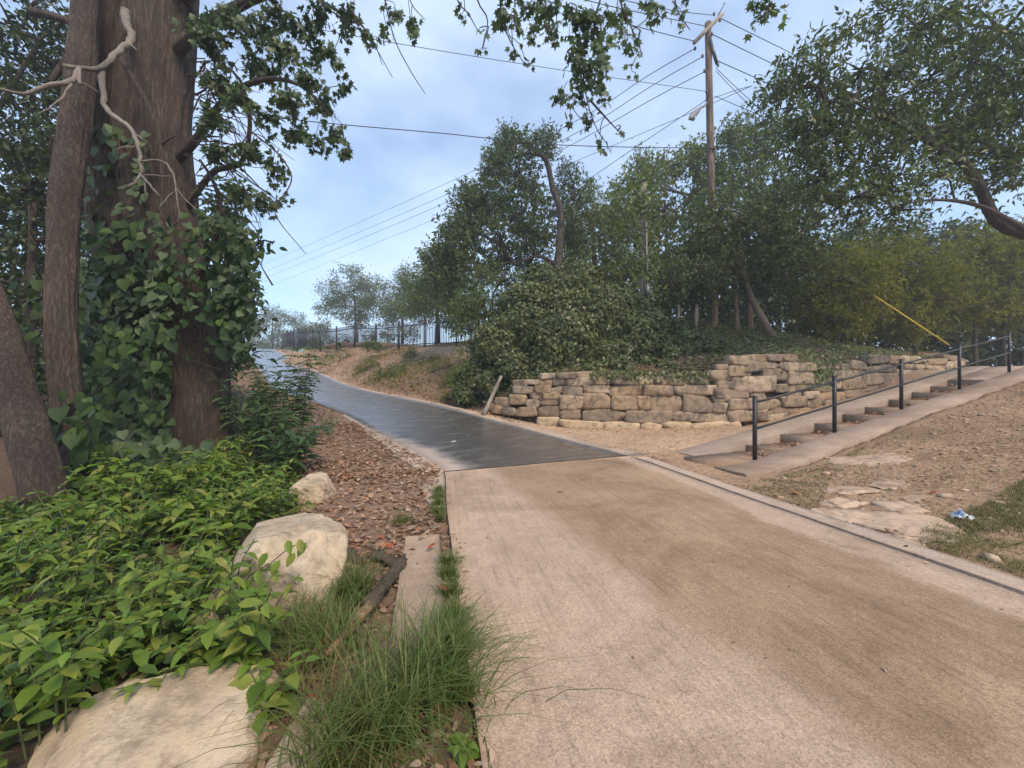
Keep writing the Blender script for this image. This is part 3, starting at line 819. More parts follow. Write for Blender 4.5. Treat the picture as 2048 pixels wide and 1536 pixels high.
for a, c in zip(FP[:-1], FP[1:]):
    d = c - a; L = np.linalg.norm(d); dn = d / L
    ang = math.atan2(d[1], d[0])
    for h in (.22, 1.48):
        mb = MB(); mb.box((a + c) / 2 + ez * h, dn, nrm(np.cross(ez, dn)), np.cross(dn, nrm(np.cross(ez, dn))), L / 2 - .04, .022, .025)
        link('rail', mb.mesh('rail', m_black), fence)
    npk = int(np.linalg.norm(d[:2]) / (.135 if a[1] < 35 else .4 if a[1] < 50 else 1.2))
    for k in range(1, npk):
        if tot >= 298: break
        p = a + d * k / npk; tot += 1
        place('picket', picket_me, fence, Matrix.Translation((p[0], p[1], p[2] + .06)) @ Matrix.Rotation(ang, 4, 'Z'))

# ------------------------------------------------------------------ utility pole, lamp, wires
m_pole = bark_mat('weathered_pole_wood', (.07, .048, .036), (.155, .105, .078), (.215, .155, .12), 5.0, .008)
m_grey = plain_mat('grey_galvanised_metal', (.20, .20, .20), .5, .4, .2, 20)
m_wood = bark_mat('grey_weathered_wood', (.16, .14, .12), (.26, .235, .20), (.34, .31, .27), 6.0, .01)
m_insul = plain_mat('dark_insulator', (.05, .045, .045), .35)
PB = P(1428, 668, 16.0); PT = P(1416, 46, 16.0)
def pole_at(py):
    t = (PB[2] - P(0, py, 16)[2]) / (PB[2] - PT[2]); return PB + (PT - PB) * t
up_ = thing('utility_pole', PB, 'tall brown wooden utility pole with tilted crossarm and lamp', 'utility pole')
mb = MB(); t = np.linspace(0, 1, 14)[:, None]; low_end = PB - (PT - PB) * .06
mb.tube(low_end + (PT - low_end) * t, np.linspace(.17, .125, 14), 16, True, .01); link('shaft', mb.mesh('shaft', m_pole, True), up_)
ca, cb = P(1384, 93, 15.5), P(1440, 36, 16.6)
mb = MB(); d = nrm(cb - ca); s_ = nrm(np.cross(d, ez)); mb.box((ca + cb) / 2 + np.array([0, -.17, 0]), d, s_, np.cross(d, s_), np.linalg.norm(cb - ca) / 2, .055, .07); link('crossarm', mb.mesh('crossarm', m_wood), up_)
mb = MB(); mb.tube([P(1420, 80, 15.85), P(1434, 128, 15.85)], [.07, .06], 8); link('transformer_bracket', mb.mesh('transformer_bracket', m_insul, True), up_)
mb = MB(); mb.tube([P(1436, 30, 16.4), P(1447, 12, 16.5), P(1449, 6, 16.5)], [.02, .018, .03], 6); link('pin', mb.mesh('pin', m_insul, True), up_)
ins_px = [(1390, 97), (1440, 40), (1428, 28), (1405, 112), (1424, 68), (1409, 142), (1436, 130), (1413, 183), (1429, 297)]
for px, py in ins_px:
    mb = MB(); c = P(px, py, 15.8); mb.tube([c - ez * .07, c - ez * .03, c, c + ez * .03, c + ez * .07], [.03, .055, .035, .055, .025], 8); link('insulator', mb.mesh('insulator', m_insul, True), up_)
mb = MB(); mb.tube([P(1414, 205, 15.95), P(1408, 212, 15.5), P(1400, 216, 15.0)], .03, 8); link('lamp_arm', mb.mesh('lamp_arm', m_grey, True), up_)
mb = MB(); la, lb = P(1403, 214, 15.1), P(1379, 238, 14.2)
tt = np.linspace(0, 1, 7)[:, None]; mb.tube(la + (lb - la) * tt, [.04, .06, .09, .11, .115, .10, .04], 12); lo = link('lamp_head', mb.mesh('lamp_head', m_grey, True), up_)
mb = MB(); lens_c = la + (lb - la) * .72; ld = nrm(lb - la); ls = nrm(np.cross(ld, ez)); mb.tube([lens_c - ez * .05, lens_c - ez * .14, lens_c - ez * .2], [.10, .09, .03], 12)
link('lamp_lens', mb.mesh('lamp_lens', plain_mat('lamp_lens_glass', (.5, .5, .47), .25), True), lo)

m_wire = plain_mat('black_cable', (.02, .02, .022), .5)
wires = [ # start on the pole, then points (px,row,depth)
 ('power_line', 'topmost of the parallel lines running down left from the crossarm', [P(1390, 97, 15.6), P(940, 345, 30), P(490, 545, 85)], .016),
 ('power_line', 'second of the parallel lines running down left from the pole', [P(1408, 112, 15.8), P(925, 375, 30), P(490, 560, 85)], .016),
 ('power_line', 'third of the parallel lines running down left from the pole', [P(1410, 143, 15.8), P(900, 402, 30), P(480, 577, 85)], .016),
 ('power_line', 'thin line sloping left from the lamp to the far crest trees', [P(1413, 196, 15.9), P(1150, 323, 22), P(480, 597, 85)], .012),
 ('service_line', 'cable dropping left from the lamp bracket behind the arched tree', [P(1413, 200, 15.9), P(1190, 350, 19), P(1090, 425, 23)], .014),
 ('service_line', 'thick cable crossing the sky from the left tree to the pole', [P(1429, 297, 15.85), P(1120, 290, 15.5), P(900, 268, 15), P(640, 245, 14.5), P(380, 215, 14)], .016),
 ('service_line', 'faint thin cable high across the sky to the pole', [P(1414, 183, 15.9), P(1090, 135, 14.5), P(800, 88, 13), P(480, 30, 12)], .010),
 ('power_line', 'upper left line leaving the crossarm toward the top edge', [P(1424, 30, 16.2), P(1340, 20, 14.5), P(1200, -10, 12)], .012),
 ('power_line', 'left line leaving the pole top just below the crossarm', [P(1410, 52, 15.9), P(1210, 10, 12.5), P(1100, -20, 11)], .013),
 ('power_line', 'short left line meeting the crossarm end behind hanging leaves', [P(1388, 82, 15.6), P(1280, 55, 13.5), P(1000, -25, 10)], .013),
 ('power_line', 'line from the crossarm tip down to the right trees', [P(1440, 36, 16.4), P(1560, 95, 19), P(1700, 165, 23)], .016),
 ('power_line', 'middle line from the pole top down to the right trees', [P(1424, 68, 15.9), P(1540, 125, 18), P(1680, 190, 21)], .016),
 ('power_line', 'lowest of the three lines from the pole to the right trees', [P(1436, 122, 15.9), P(1508, 154, 17), P(1640, 215, 20)], .016),
 ('guy_wire', 'steep wire from the pole toward the trees on the right', [P(1432, 142, 15.9), P(1500, 212, 16.4), P(1640, 345, 17.4)], .012),
 ('guy_wire', 'second steep wire beside the first going into the right trees', [P(1432, 136, 15.9), P(1505, 205, 16.8), P(1650, 330, 18)], .012),
 ('service_line', 'thin cable right of the pole at lamp height', [P(1430, 192, 15.9), P(1500, 222, 16.8), P(1620, 270, 18)], .012)]
for nm, lab, pts, r_ in wires:
    mb = MB(); mb.tube(catmull(pts, 1.5), r_, 5); link(nm, mb.mesh(nm, m_wire, True), label=lab, cat='cable', group='overhead cables')

# lower bare pole with conduit, at the ivy
B2 = P(1288, 640, 14.6); T2 = P(1287, 368, 14.6)
sp_ = thing('service_pole', B2, 'short weathered grey pole with conduit rising behind the ivy mound', 'pole')
mb = MB(); tt = np.linspace(-.08, 1, 12)[:, None]; mb.tube(B2 + (T2 - B2) * tt, np.linspace(.17, .12, 12), 12, True, .02); link('shaft', mb.mesh('shaft', m_wood, True), sp_)
mb = MB(); mb.tube([P(1295, 640, 14.4), P(1294, 530, 14.4), P(1292, 440, 14.4)], .035, 8); link('conduit', mb.mesh('conduit', m_grey, True), sp_)
mb = MB(); mb.box(P(1295, 580, 14.35), [1, 0, 0], [0, 1, 0], ez, .08, .06, .20); link('meter_box', mb.mesh('meter_box', m_grey), sp_)
for px, lab in ((1357, 'pale broken fence stub left of the utility pole'), (1392, 'greyish fence stub close beside the utility pole')):
    mb = MB(); g = P(px, 652, 15.2); mb.tube([g - ez * .2, g + ez * .3, g + ez * .85 + np.array([.03, 0, 0])], [.07, .065, .05], 7, True, .06); link('fence_stub', mb.mesh('fence_stub', m_wood, False), label=lab, cat='post', group='old fence stubs')

# yellow guy wire cover
m_yel = plain_mat('yellow_plastic', (.55, .40, .03), .5, 0, .12)
ga, gb = P(1746, 590, 15.0), P(1898, 690, 14.2)
gd = gb - ga
mb = MB(); mb.tube([ga, gb], .026, 8); ym = thing('guy_wire_marker', gb, 'yellow plastic guy wire guard slanting above the end of the stone wall', 'guy wire')
link('yellow_cover', mb.mesh('yellow_cover', m_yel, True), ym)
gA = gb + gd * .4; gA[2] = max(gA[2], gz1(gA[0], gA[1]) - .1)
mb = MB(); mb.tube([ga - gd * 2.6, ga, gb, gA], .008, 5); link('wire', mb.mesh('wire', m_wire, True), ym)

# ------------------------------------------------------------------ log, stick, litter pieces
m_log = bark_mat('dark_dead_bark', (.07, .05, .038), (.15, .11, .082), (.22, .165, .125), 14, .01)
m_logw = bark_mat('exposed_tan_wood', (.22, .13, .065), (.36, .24, .13), (.45, .31, .18), 10, .01)
lg = thing('fallen_log', P(730, 1180, 2.55), 'broken dead log lying between the long boulder and the kerb slab', 'log')
lp = catmull([P(805, 1130, 2.95) + [0, 0, .04], P(772, 1185, 2.60) + [0, 0, .06], P(722, 1262, 2.20) + [0, 0, .09], P(655, 1345, 1.90) + [0, 0, .09]], .05)
mb = MB(); k = int(len(lp) * .62); mb.tube(lp[:k + 1], np.linspace(.042, .036, k + 1), 14, True, .22); link('bark', mb.mesh('bark', m_log, True), lg)
mb = MB(); mb.tube(lp[k:], np.linspace(.032, .014, len(lp) - k), 12, True, .2); link('bare_wood', mb.mesh('bare_wood', m_logw, True), lg)
mb = MB(); mb.tube(catmull([P(680, 1095, 3.25), P(715, 1125, 3.05), P(752, 1112, 3.05), P(800, 1132, 2.95)], .04), [.02] * 3 + [.038] * (len(catmull([P(680, 1095, 3.25), P(715, 1125, 3.05), P(752, 1112, 3.05), P(800, 1132, 2.95)], .04)) - 3), 12, True, .3); link('side_branch', mb.mesh('side_branch', m_log, True), lg)
mb = MB(); a_ = P(966, 832, 11.9); c_2 = P(1003, 752, 12.0); mb.tube(a_ + (c_2 - a_) * np.linspace(0, 1, 8)[:, None], np.linspace(.075, .05, 8), 9, True, .06)
link('leaning_stick', mb.mesh('leaning_stick', m_wood, True), label='grey broken stick leaning against the left end of the stone wall', cat='stick')

def ground_at(px, py, lo_=1.0, hi=20.0):
    k = (px - 1024) / F; ys = np.linspace(lo_, hi, 900)
    zz_ = gz(k * ys, ys, False); dq, hw_, rz_, _ = road_query(k * ys, ys)
    zz_ = np.where(dq < hw_, rz_, zz_)
    row = 768 + (EYE - zz_) / ys * F
    i = int(np.argmin(abs(row - py))); return np.array([k * ys[i], ys[i], zz_[i]])
# crumpled plastic wrapper by the grass
g = ground_at(1925, 1040, 3, 9)
r_ = np.random.default_rng(5); gu = np.linspace(-1, 1, 9); U_, V_ = np.meshgrid(gu, gu)
wz = .045 * (1 - U_ ** 2) * (1 - V_ ** 2 * .6) + .025 * r_.normal(size=U_.shape)
wv = np.stack([g[0] + .075 * U_ + .01 * r_.normal(size=U_.shape), g[1] + .045 * V_, g[2] + .015 + np.abs(wz)], -1).reshape(-1, 3)
qi = (np.arange(8)[:, None] * 9 + np.arange(8)[None]).ravel()
wq = np.stack([qi, qi + 1, qi + 10, qi + 9], -1)
m_wrap, n, l, b = new_mat('blue_white_plastic'); tc = n.new('ShaderNodeTexCoord'); no = tex(n, l, 'ShaderNodeTexNoise', 9, tc.outputs['Object'], Detail=2.0)
rr = ramp(n, [(.42, (.08, .18, .36)), (.5, (.40, .46, .50)), (.6, (.46, .50, .50))]); l.new(no.outputs['Fac'], rr.inputs['Fac']); l.new(rr.outputs['Color'], b.inputs['Base Color']); b.inputs['Roughness'].default_value = .25
link('plastic_wrapper', make_mesh('plastic_wrapper', wv, wq, m_wrap, False), label='crumpled blue and white plastic wrapper on the dirt above the grass', cat='litter')
g = ground_at(907, 884, 6, 14)
mb = MB(); mb.box(g + ez * .012, nrm([1, .3, .1]), nrm([-.3, 1, 0]), ez, .05, .03, .005); mb.box(g + ez * .02 + [.02, 0, 0], nrm([1, -.4, .2]), nrm([.4, 1, 0]), ez, .03, .025, .004)
link('paper_scrap', mb.mesh('paper_scrap', plain_mat('white_paper', (.7, .68, .64), .8)), label='small white paper scrap lying on the dark wet road', cat='litter')

# ------------------------------------------------------------------ leaves
def T_(v, f): return np.array(v, float), [np.array(a) for a in f]
L_DIAMOND = T_([(0, 0, 0), (.45, .24, .05), (1, 0, -.06), (.5, -.24, .05)], [[[0, 3, 2, 1]]])
L_LANCE = T_([(0, 0, 0), (.4, .13, .03), (1, 0, -.12), (.4, -.13, .03)], [[[0, 3, 2, 1]]])
L_OVATE = T_([(0, 0, 0), (.3, 0, -.02), (.65, 0, -.05), (1, 0, -.16), (.22, .24, .05), (.55, .25, .03), (.82, .12, -.06), (.22, -.24, .05), (.55, -.25, .03), (.82, -.12, -.06)],
             [[[0, 1, 4], [0, 7, 1], [2, 3, 6], [2, 9, 3], [2, 6, 5], [2, 8, 9]], [[1, 2, 5, 4], [1, 7, 8, 2]]])
_ang = np.radians([0, 16, 30, 52, 70, 95, 115, 140, 165]); _rad = np.array([1.0, .55, .50, .85, .46, .66, .36, .38, .18])
_o = [(.34 + .66 * r * math.cos(a) if a < 2 else .34 + .66 * r * math.cos(a), .66 * r * math.sin(a), -.10 * r * r) for a, r in zip(_ang, _rad)]
_lv = [(.34, 0, .03)] + _o + [(x, -y, z) for x, y, z in _o[:0:-1]]
_m = len(_lv) - 1
L_LOBED = T_(_lv, [[[0, 1 + i, 1 + (i + 1) % _m] for i in range(_m)]])
_h = [(-.05, .12), (-.06, .30), (.10, .43), (.34, .42), (.60, .30), (.85, .10), (1.0, 0)]
_hv = [(.33, 0, -.03), (.0, 0, 0)] + [(x, y, .04 - .10 * x * x) for x, y in _h] + [(x, -y, .04 - .10 * x * x) for x, y in _h[-2::-1]]
_m = len(_hv) - 1
L_HEART = T_(_hv, [[[0, 1 + (i + 1) % _m, 1 + i] for i in range(_m)]])
L_IVY = T_([(.3, 0, 0), (0, 0, 0), (.02, .38, .03), (.45, .33, -.02), (1, 0, -.1), (.45, -.33, -.02), (.02, -.38, .03)], [[[0, 2, 1], [0, 1, 6]], [[0, 4, 3, 2], [0, 6, 5, 4]]])

def leaves_mesh(name, pos, dirs, ups, size, tpl, mat, wide=1.0):
    tv, tf = tpl
    x = nrm(dirs); z = ups - (ups * x).sum(-1, keepdims=True) * x; z = nrm(z); y = np.cross(z, x)
    s = np.asarray(size)[:, None, None]
    v = pos[:, None, :] + s * (tv[None, :, 0:1] * x[:, None] + wide * tv[None, :, 1:2] * y[:, None] + tv[None, :, 2:3] * z[:, None])
    N, K = len(pos), len(tv)
    fs = [(f[None] + (np.arange(N) * K)[:, None, None]).reshape(-1, f.shape[1]) for f in tf]
    return make_mesh(name, v.reshape(-1, 3), fs, mat)

def rand_dirs(n, r=rng):
    return nrm(r.normal(size=(n, 3)))

# ------------------------------------------------------------------ trees
def build_tree(name, label, cat_, trunk, r_trunk, clumps, leaf, size, mat, bark, cov=2.6, group=None, depth=1.0, flat=.8, seed=1, twig_r=.006, droop=.3, wide=1.0, extra=None,
               maxleaf=95000, taper=.3, shell=.5, bare=0, tseg=12, spray=0.0, rough=.05, branches=True, sub=16):
    """trunk: list of polylines (world points); clumps: (px,row,depth,radius px); the crown hangs on limbs grown to every clump"""
    r = np.random.default_rng(seed)
    root = thing(name, trunk[0][0], label, cat_, group)
    mb = MB(); nodes, par, isT = [], [], []
    for ti, tr in enumerate(trunk):
        rt = r_trunk[ti] if isinstance(r_trunk, (list, tuple)) else r_trunk
        pts = catmull(tr, .35)
        rad = np.linspace(rt, rt * taper, len(pts)); rad[:max(1, len(pts) // 10)] *= 1.12
        mb.tube(pts, rad, tseg, True, rough)
        for q in pts:
            nodes.append(q); par.append(-1); isT.append(rt)
    N0 = len(nodes)
    cl = []
    for c in clumps:
        px, py, Yd, rp = c[:4]
        ce = P(px, py, Yd); rm = rp * Yd / F
        cl.append((ce, rm))
        if depth > 0 and rm > .35:
            o = r.uniform(-.5, .5, 3) * rm; o[1] = (.9 + .5 * r.random()) * rm * depth
            cl.append((ce + o, rm * .95))
    nd = np.array(nodes)
    order = np.argsort([np.min(np.linalg.norm(nd - c, axis=1)) for c, _ in cl])
    count = [0.0] * N0
    def add_path(p0i, target, step, jit):
        a = nodes[p0i]; d = target - a; L = np.linalg.norm(d); k = max(1, int(L / step)); last = p0i
        side = nrm(np.cross(d, r.normal(size=3)))
        for j in range(1, k + 1):
            t = j / k
            q = a + d * t + side * math.sin(math.pi * t) * L * .10 + r.normal(size=3) * jit * (t < 1) + np.array([0, 0, math.sin(math.pi * t) * L * .06])
            nodes.append(q); par.append(last); isT.append(0); count.append(0.0); last = len(nodes) - 1
        return last
    LP, LD, LS = [], [], []
    for oi in order:
        ce, rm = cl[oi]
        if branches:
            nd = np.array(nodes); dd = np.linalg.norm(nd - ce, axis=1) + .35 * np.maximum(0, nd[:, 2] - ce[2])
            ni = add_path(int(np.argmin(dd)), ce, max(.3, rm * .5), rm * .06)
        m = max(5, int(sub * min(1.6, .6 + rm)))
        ds = rand_dirs(m, r); rad = (shell + (1 - shell) * r.random(m)) ** .8
        tips = ce + ds * rad[:, None] * rm * np.array([1, 1, flat])
        if branches:
            for t_ in tips[: max(4, m // 2)]:
                e = add_path(ni, t_, max(.25, rm * .45), rm * .05)
                k = e
                while k >= 0 and k >= N0: count[k] += 1; k = par[k]
        area = math.pi * (rm) ** 2 * flat; nl = int(cov * area / (size * size * .34 * wide))
        w = r.integers(0, m, nl)
        lp = tips[w] + r.normal(size=(nl, 3)) * rm * np.array([.20, .20, .15])
        if spray > 0:   # leaves string along little shoots
            sd = rand_dirs(m * 6, r); sd[:, 2] -= droop; sd = nrm(sd); ch = r.integers(0, m * 6, nl)
            st0 = tips[ch % m] + r.normal(size=(m * 6, 3))[ch] * rm * .22
            lp = st0 + sd[ch] * (r.random(nl) * spray)[:, None]
            ld = sd[ch] * .6 + rand_dirs(nl, r) * .8
        else:
            ld = nrm(lp - ce) * .6 + rand_dirs(nl, r)
        ld[:, 2] -= droop
        LP.append(lp); LD.append(ld); LS.append(size * r.uniform(.65, 1.25, nl))
    LP, LD, LS = np.concatenate(LP), np.concatenate(LD), np.concatenate(LS)
    if len(LP) > maxleaf:
        k = r.permutation(len(LP))[:maxleaf]; LP, LD, LS = LP[k], LD[k], LS[k] * math.sqrt(len(order) and 1.0)
    ups = rand_dirs(len(LP), r) * .8 + np.array([0, 0, .9])
    for i in range(N0, len(nodes)):
        a, b_ = nodes[par[i]], nodes[i]
        ra = twig_r * max(1, count[par[i]] if par[i] >= N0 else count[i]) ** .5; rb = twig_r * max(1, count[i]) ** .5
        if par[i] < N0: ra = min(ra * 1.1, isT[par[i]] * .8)
        mb.tube([a, b_], [ra, rb], 6 if ra > .03 else 4, False)
    link('trunk', mb.mesh('trunk', bark, True), root)
    link('crown', leaves_mesh('crown', LP, LD, ups, LS, leaf, mat, wide), root)
    return root

b_dark = bark_mat('dark_tree_bark', (.030, .024, .020), (.075, .060, .050), (.125, .10, .082), 8, .02)
b_brown = bark_mat('ridged_brown_bark', (.06, .043, .035), (.15, .108, .086), (.24, .178, .142), 10, .05)
b_pale = bark_mat('pale_smooth_bark', (.15, .108, .082), (.21, .155, .12), (.26, .195, .152), 16, .006)
b_bleach = bark_mat('bleached_dead_wood', (.15, .125, .105), (.26, .225, .195), (.34, .30, .26), 14, .006)
g_oak = leaf_mat('oak_leaves', [(0.0648, 0.0936, 0.0378), (0.1013, 0.1365, 0.0567), (0.1418, 0.1755, 0.0788)], .25)
g_mid = leaf_mat('mid_green_leaves', [(0.077, 0.1105, 0.032), (0.119, 0.1586, 0.048), (0.161, 0.195, 0.066)], .35)
g_lite = leaf_mat('light_green_leaves', [(0.1148, 0.1438, 0.052), (0.162, 0.1938, 0.072), (0.2025, 0.2313, 0.095)], .4)
g_olive = leaf_mat('olive_green_leaves', [(0.1087, 0.1215, 0.024), (0.174, 0.1782, 0.036), (0.232, 0.2228, 0.0504)], .45)
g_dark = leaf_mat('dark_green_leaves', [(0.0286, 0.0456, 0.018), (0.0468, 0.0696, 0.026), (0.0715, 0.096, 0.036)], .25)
g_syc = leaf_mat('lobed_tree_leaves', [(0.054, 0.0864, 0.0462), (0.084, 0.126, 0.0616), (0.114, 0.156, 0.0726)], .3)
g_far = leaf_mat('far_tree_leaves', [(0.09, 0.1207, 0.055), (0.126, 0.161, 0.072), (0.156, 0.184, 0.09)], .4)
g_ivy = leaf_mat('ivy_leaves', [(0.0585, 0.085, 0.0308), (0.0936, 0.1225, 0.0462), (0.13, 0.16, 0.0638), (0.182, 0.1625, 0.077)], .25, .4)

def base_at(px, Yd):
    x = (px - 1024) / F * Yd; return np.array([x, Yd, gz1(x, Yd) - .1])

# arched oak behind the ivy
ob = base_at(1112, 19)
build_tree('oak_tree', 'dense oak with a bare arching limb above the ivy mound', 'tree',
    [[ob, P(1114, 560, 19), P(1122, 430, 19), P(1106, 380, 19), P(1097, 335, 18.8), P(1085, 312, 18.6), P(1060, 305, 18.5), P(1030, 315, 18.5)], [P(1114, 530, 19), P(1075, 512, 18.6), P(1030, 530, 18)]], [.27, .12],
    [(1045, 285, 18.6, 34), (1095, 285, 18.6, 32), (990, 330, 18.4, 38), (1040, 350, 18.6, 55), (1000, 300, 18.6, 26), (965, 400, 18.2, 45), (1030, 430, 18.4, 60), (940, 460, 18.0, 48), (1000, 490, 18.0, 55), (905, 515, 17.8, 40), (950, 540, 17.8, 45), (1070, 470, 18.8, 45), (1075, 395, 19, 30), (985, 420, 18.4, 40), (915, 455, 18.2, 38), (885, 520, 18, 40), (930, 400, 18.4, 30), (870, 560, 17.8, 36), (1060, 530, 19, 30), (1140, 350, 19.5, 26), (1150, 400, 19.5, 34), (1145, 455, 19.5, 36), (1010, 265, 18.6, 16)],
    L_DIAMOND, .145, g_oak, b_dark, cov=3.8, depth=.7, flat=.9, seed=3, spray=.35, droop=-.1)
# juniper-like and light trees behind
build_tree('juniper_tree', 'feathery light green juniper right of the arched oak', 'tree', [[base_at(1190, 21), P(1190, 560, 21), P(1185, 430, 21)]], .2,
    [(1165, 430, 21, 35), (1180, 385, 21, 22), (1150, 490, 20.5, 45), (1210, 480, 20.5, 55), (1260, 480, 20.5, 50), (1190, 550, 20.3, 55), (1130, 540, 20.5, 40), (1235, 440, 21, 40), (1175, 365, 21, 10), (1130, 470, 20.5, 30), (1150, 540, 20, 40), (1225, 530, 20, 45), (1110, 580, 20, 30)],
    L_LANCE, .20, g_lite, b_dark, cov=4.2, depth=.9, flat=.95, seed=4, spray=.4, droop=-.6, wide=1.3)
build_tree('hackberry_tree', 'pale green rounded tree between the oak and the utility pole', 'tree', [[base_at(1330, 23), P(1335, 560, 23), P(1330, 400, 23)], [base_at(1390, 23), P(1400, 500, 23), P(1410, 380, 23)]], [.2, .2],
    [(1285, 320, 23, 28), (1260, 380, 23, 42), (1300, 360, 23, 45), (1350, 330, 23, 45), (1400, 310, 23, 38), (1320, 430, 22.5, 60), (1380, 390, 22.5, 60), (1270, 450, 22.5, 50), (1440, 330, 23, 45), (1350, 510, 22, 60), (1290, 520, 22, 50), (1225, 420, 23, 40), (1240, 570, 20, 50), (1300, 600, 19, 45), (1210, 610, 18, 40), (1340, 590, 18, 45), (1270, 540, 20, 45)],
    L_DIAMOND, .19, g_lite, b_dark, cov=3.2, depth=.9, seed=5, spray=.3)
build_tree('elm_tree', 'tall pale green tree just right of the utility pole', 'tree', [[base_at(1500, 21), P(1495, 520, 21), P(1500, 330, 21)]], .2,
    [(1470, 260, 21, 35), (1510, 255, 21, 45), (1550, 300, 21, 60), (1490, 320, 21, 55), (1460, 380, 20.5, 55), (1540, 390, 20.5, 60), (1600, 340, 21, 50), (1580, 250, 21, 30)],
    L_DIAMOND, .19, g_mid, b_dark, cov=3.2, depth=.9, seed=6, spray=.3)
lean = [base_at(1548, 15.2), P(1515, 620, 15.4), P(1494, 572, 15.6), P(1482, 530, 15.8), P(1478, 450, 16)]
build_tree('leaning_tree', 'dark leafy tree with pale leaning trunk behind the utility pole', 'tree', [lean, [base_at(1474, 15.8), P(1472, 600, 15.8), P(1475, 480, 16)]], [.16, .11],
    [(1420, 470, 15.4, 55), (1390, 530, 15.2, 60), (1470, 440, 15.8, 65), (1450, 530, 15.6, 65), (1530, 470, 15.6, 65), (1560, 540, 15.5, 55), (1510, 540, 15.8, 55), (1600, 470, 15.8, 65), (1620, 540, 15.8, 55), (1340, 560, 15.0, 45), (1400, 590, 15.6, 35), (1600, 400, 16, 60), (1545, 400, 16, 55), (1430, 410, 16, 40)],
    L_DIAMOND, .16, g_oak, b_pale, cov=3.2, depth=.7, seed=7, spray=.25, maxleaf=80000)
# big tree whose trunk stands right of the frame
rb = base_at(2330, 10.5)
build_tree('spreading_tree', 'large overhanging tree with dark limbs filling the upper right corner', 'tree',
    [[rb, P(2310, 620, 10.5), P(2240, 520, 10.5), P(2150, 480, 10.5), P(2048, 468, 10.4), P(1990, 440, 10.3), P(1965, 385, 10.2), P(1930, 330, 10), P(1870, 290, 9.8), P(1780, 240, 9.6), P(1700, 200, 9.5)],
     [P(2150, 480, 10.5), P(2060, 462, 10.0), P(1960, 412, 9.6), P(1860, 400, 9.4), P(1760, 420, 9.2)], [P(2240, 520, 10.5), P(2160, 300, 10.5), P(2060, 120, 10.4), P(1960, 20, 10.2)]], [.26, .10, .2],
    [(1590, 140, 9.4, 55), (1560, 175, 9.4, 32), (1640, 95, 9.4, 38), (1640, 170, 9.4, 48), (1700, 210, 9.5, 55), (1640, 240, 9.4, 45), (1580, 215, 9.4, 28), (1720, 140, 9.5, 45), (1750, 290, 9.5, 60), (1680, 320, 9.4, 55), (1620, 300, 9.4, 38),
     (1840, 60, 9.8, 75), (1780, 20, 9.8, 45), (1920, 110, 10, 85), (2010, 60, 10.2, 85), (1840, 170, 9.8, 70), (1960, 210, 10, 85), (2030, 170, 10, 70), (1860, 260, 9.8, 70), (1800, 350, 9.5, 60), (1720, 390, 9.3, 50), (1880, 345, 9.7, 48), (1800, 420, 9.3, 40), (1660, 400, 9.3, 40), (1980, 300, 10, 55), (2040, 290, 10, 50), (1720, 450, 9.2, 28),
     (2120, 120, 10, 90), (2150, 320, 10, 90), (1780, 230, 9.6, 60), (2030, 350, 10, 28), (1700, 60, 9.6, 34), (1770, 150, 9.6, 50), (1900, 20, 10, 60), (1990, 250, 10.2, 60), (1930, 280, 10, 45), (1690, 270, 9.4, 50), (1600, 250, 9.5, 40), (2040, 230, 10.2, 60), (1650, 350, 10, 45), (1760, 340, 9.8, 50)],
    L_LANCE, .17, g_oak, b_dark, cov=3.6, depth=.55, flat=.75, seed=8, spray=.28, droop=.25, wide=1.35, maxleaf=135000, twig_r=.005, taper=.08)
# olive thicket, lower right
def thicket(label, Yd, cl, trunks, seed, mat=g_olive, size=.13, cov=3.0, name='small_tree'):
    build_tree(name, label, 'tree', [[base_at(px, Yd)] + [P(x, y, Yd) for x, y in pts] for px, pts in trunks], .10, [(a, b_, Yd + dd, c) for a, b_, c, dd in cl], L_DIAMOND, size, mat, b_dark, cov=cov, depth=.8, seed=seed, spray=.35, maxleaf=66000, group='small trees on the right', droop=.1)
thicket('olive green bushy tree behind the middle of the stone wall', 16.5, [(1690, 560, 60, 0), (1650, 600, 55, 0), (1720, 600, 50, -.4), (1700, 650, 38, -.5), (1640, 530, 45, .3), (1660, 640, 35, -.4), (1740, 540, 50, 0)], [(1685, [(1686, 640), (1690, 560)])], 21)
thicket('yellow green bushy tree behind the yellow guy wire guard', 17.5, [(1800, 560, 65, 0), (1760, 510, 50, 0), (1850, 520, 60, 0), (1790, 620, 50, -.5), (1860, 600, 55, -.3), (1830, 650, 35, -.4), (1770, 580, 50, 0), (1900, 560, 50, 0)], [(1830, [(1832, 640), (1830, 560)])], 22)
thicket('yellow green tree at the right edge above the path', 18.5, [(1950, 520, 65, 0), (2010, 570, 65, 0), (1960, 610, 55, -.4), (2040, 510, 60, 0), (2040, 630, 45, -.4), (1910, 620, 45, -.3), (1995, 480, 50, .3), (2080, 570, 60, 0)], [(1952, [(1950, 640), (1955, 560)]), (2010, [(2008, 640), (2015, 560)])], 23)
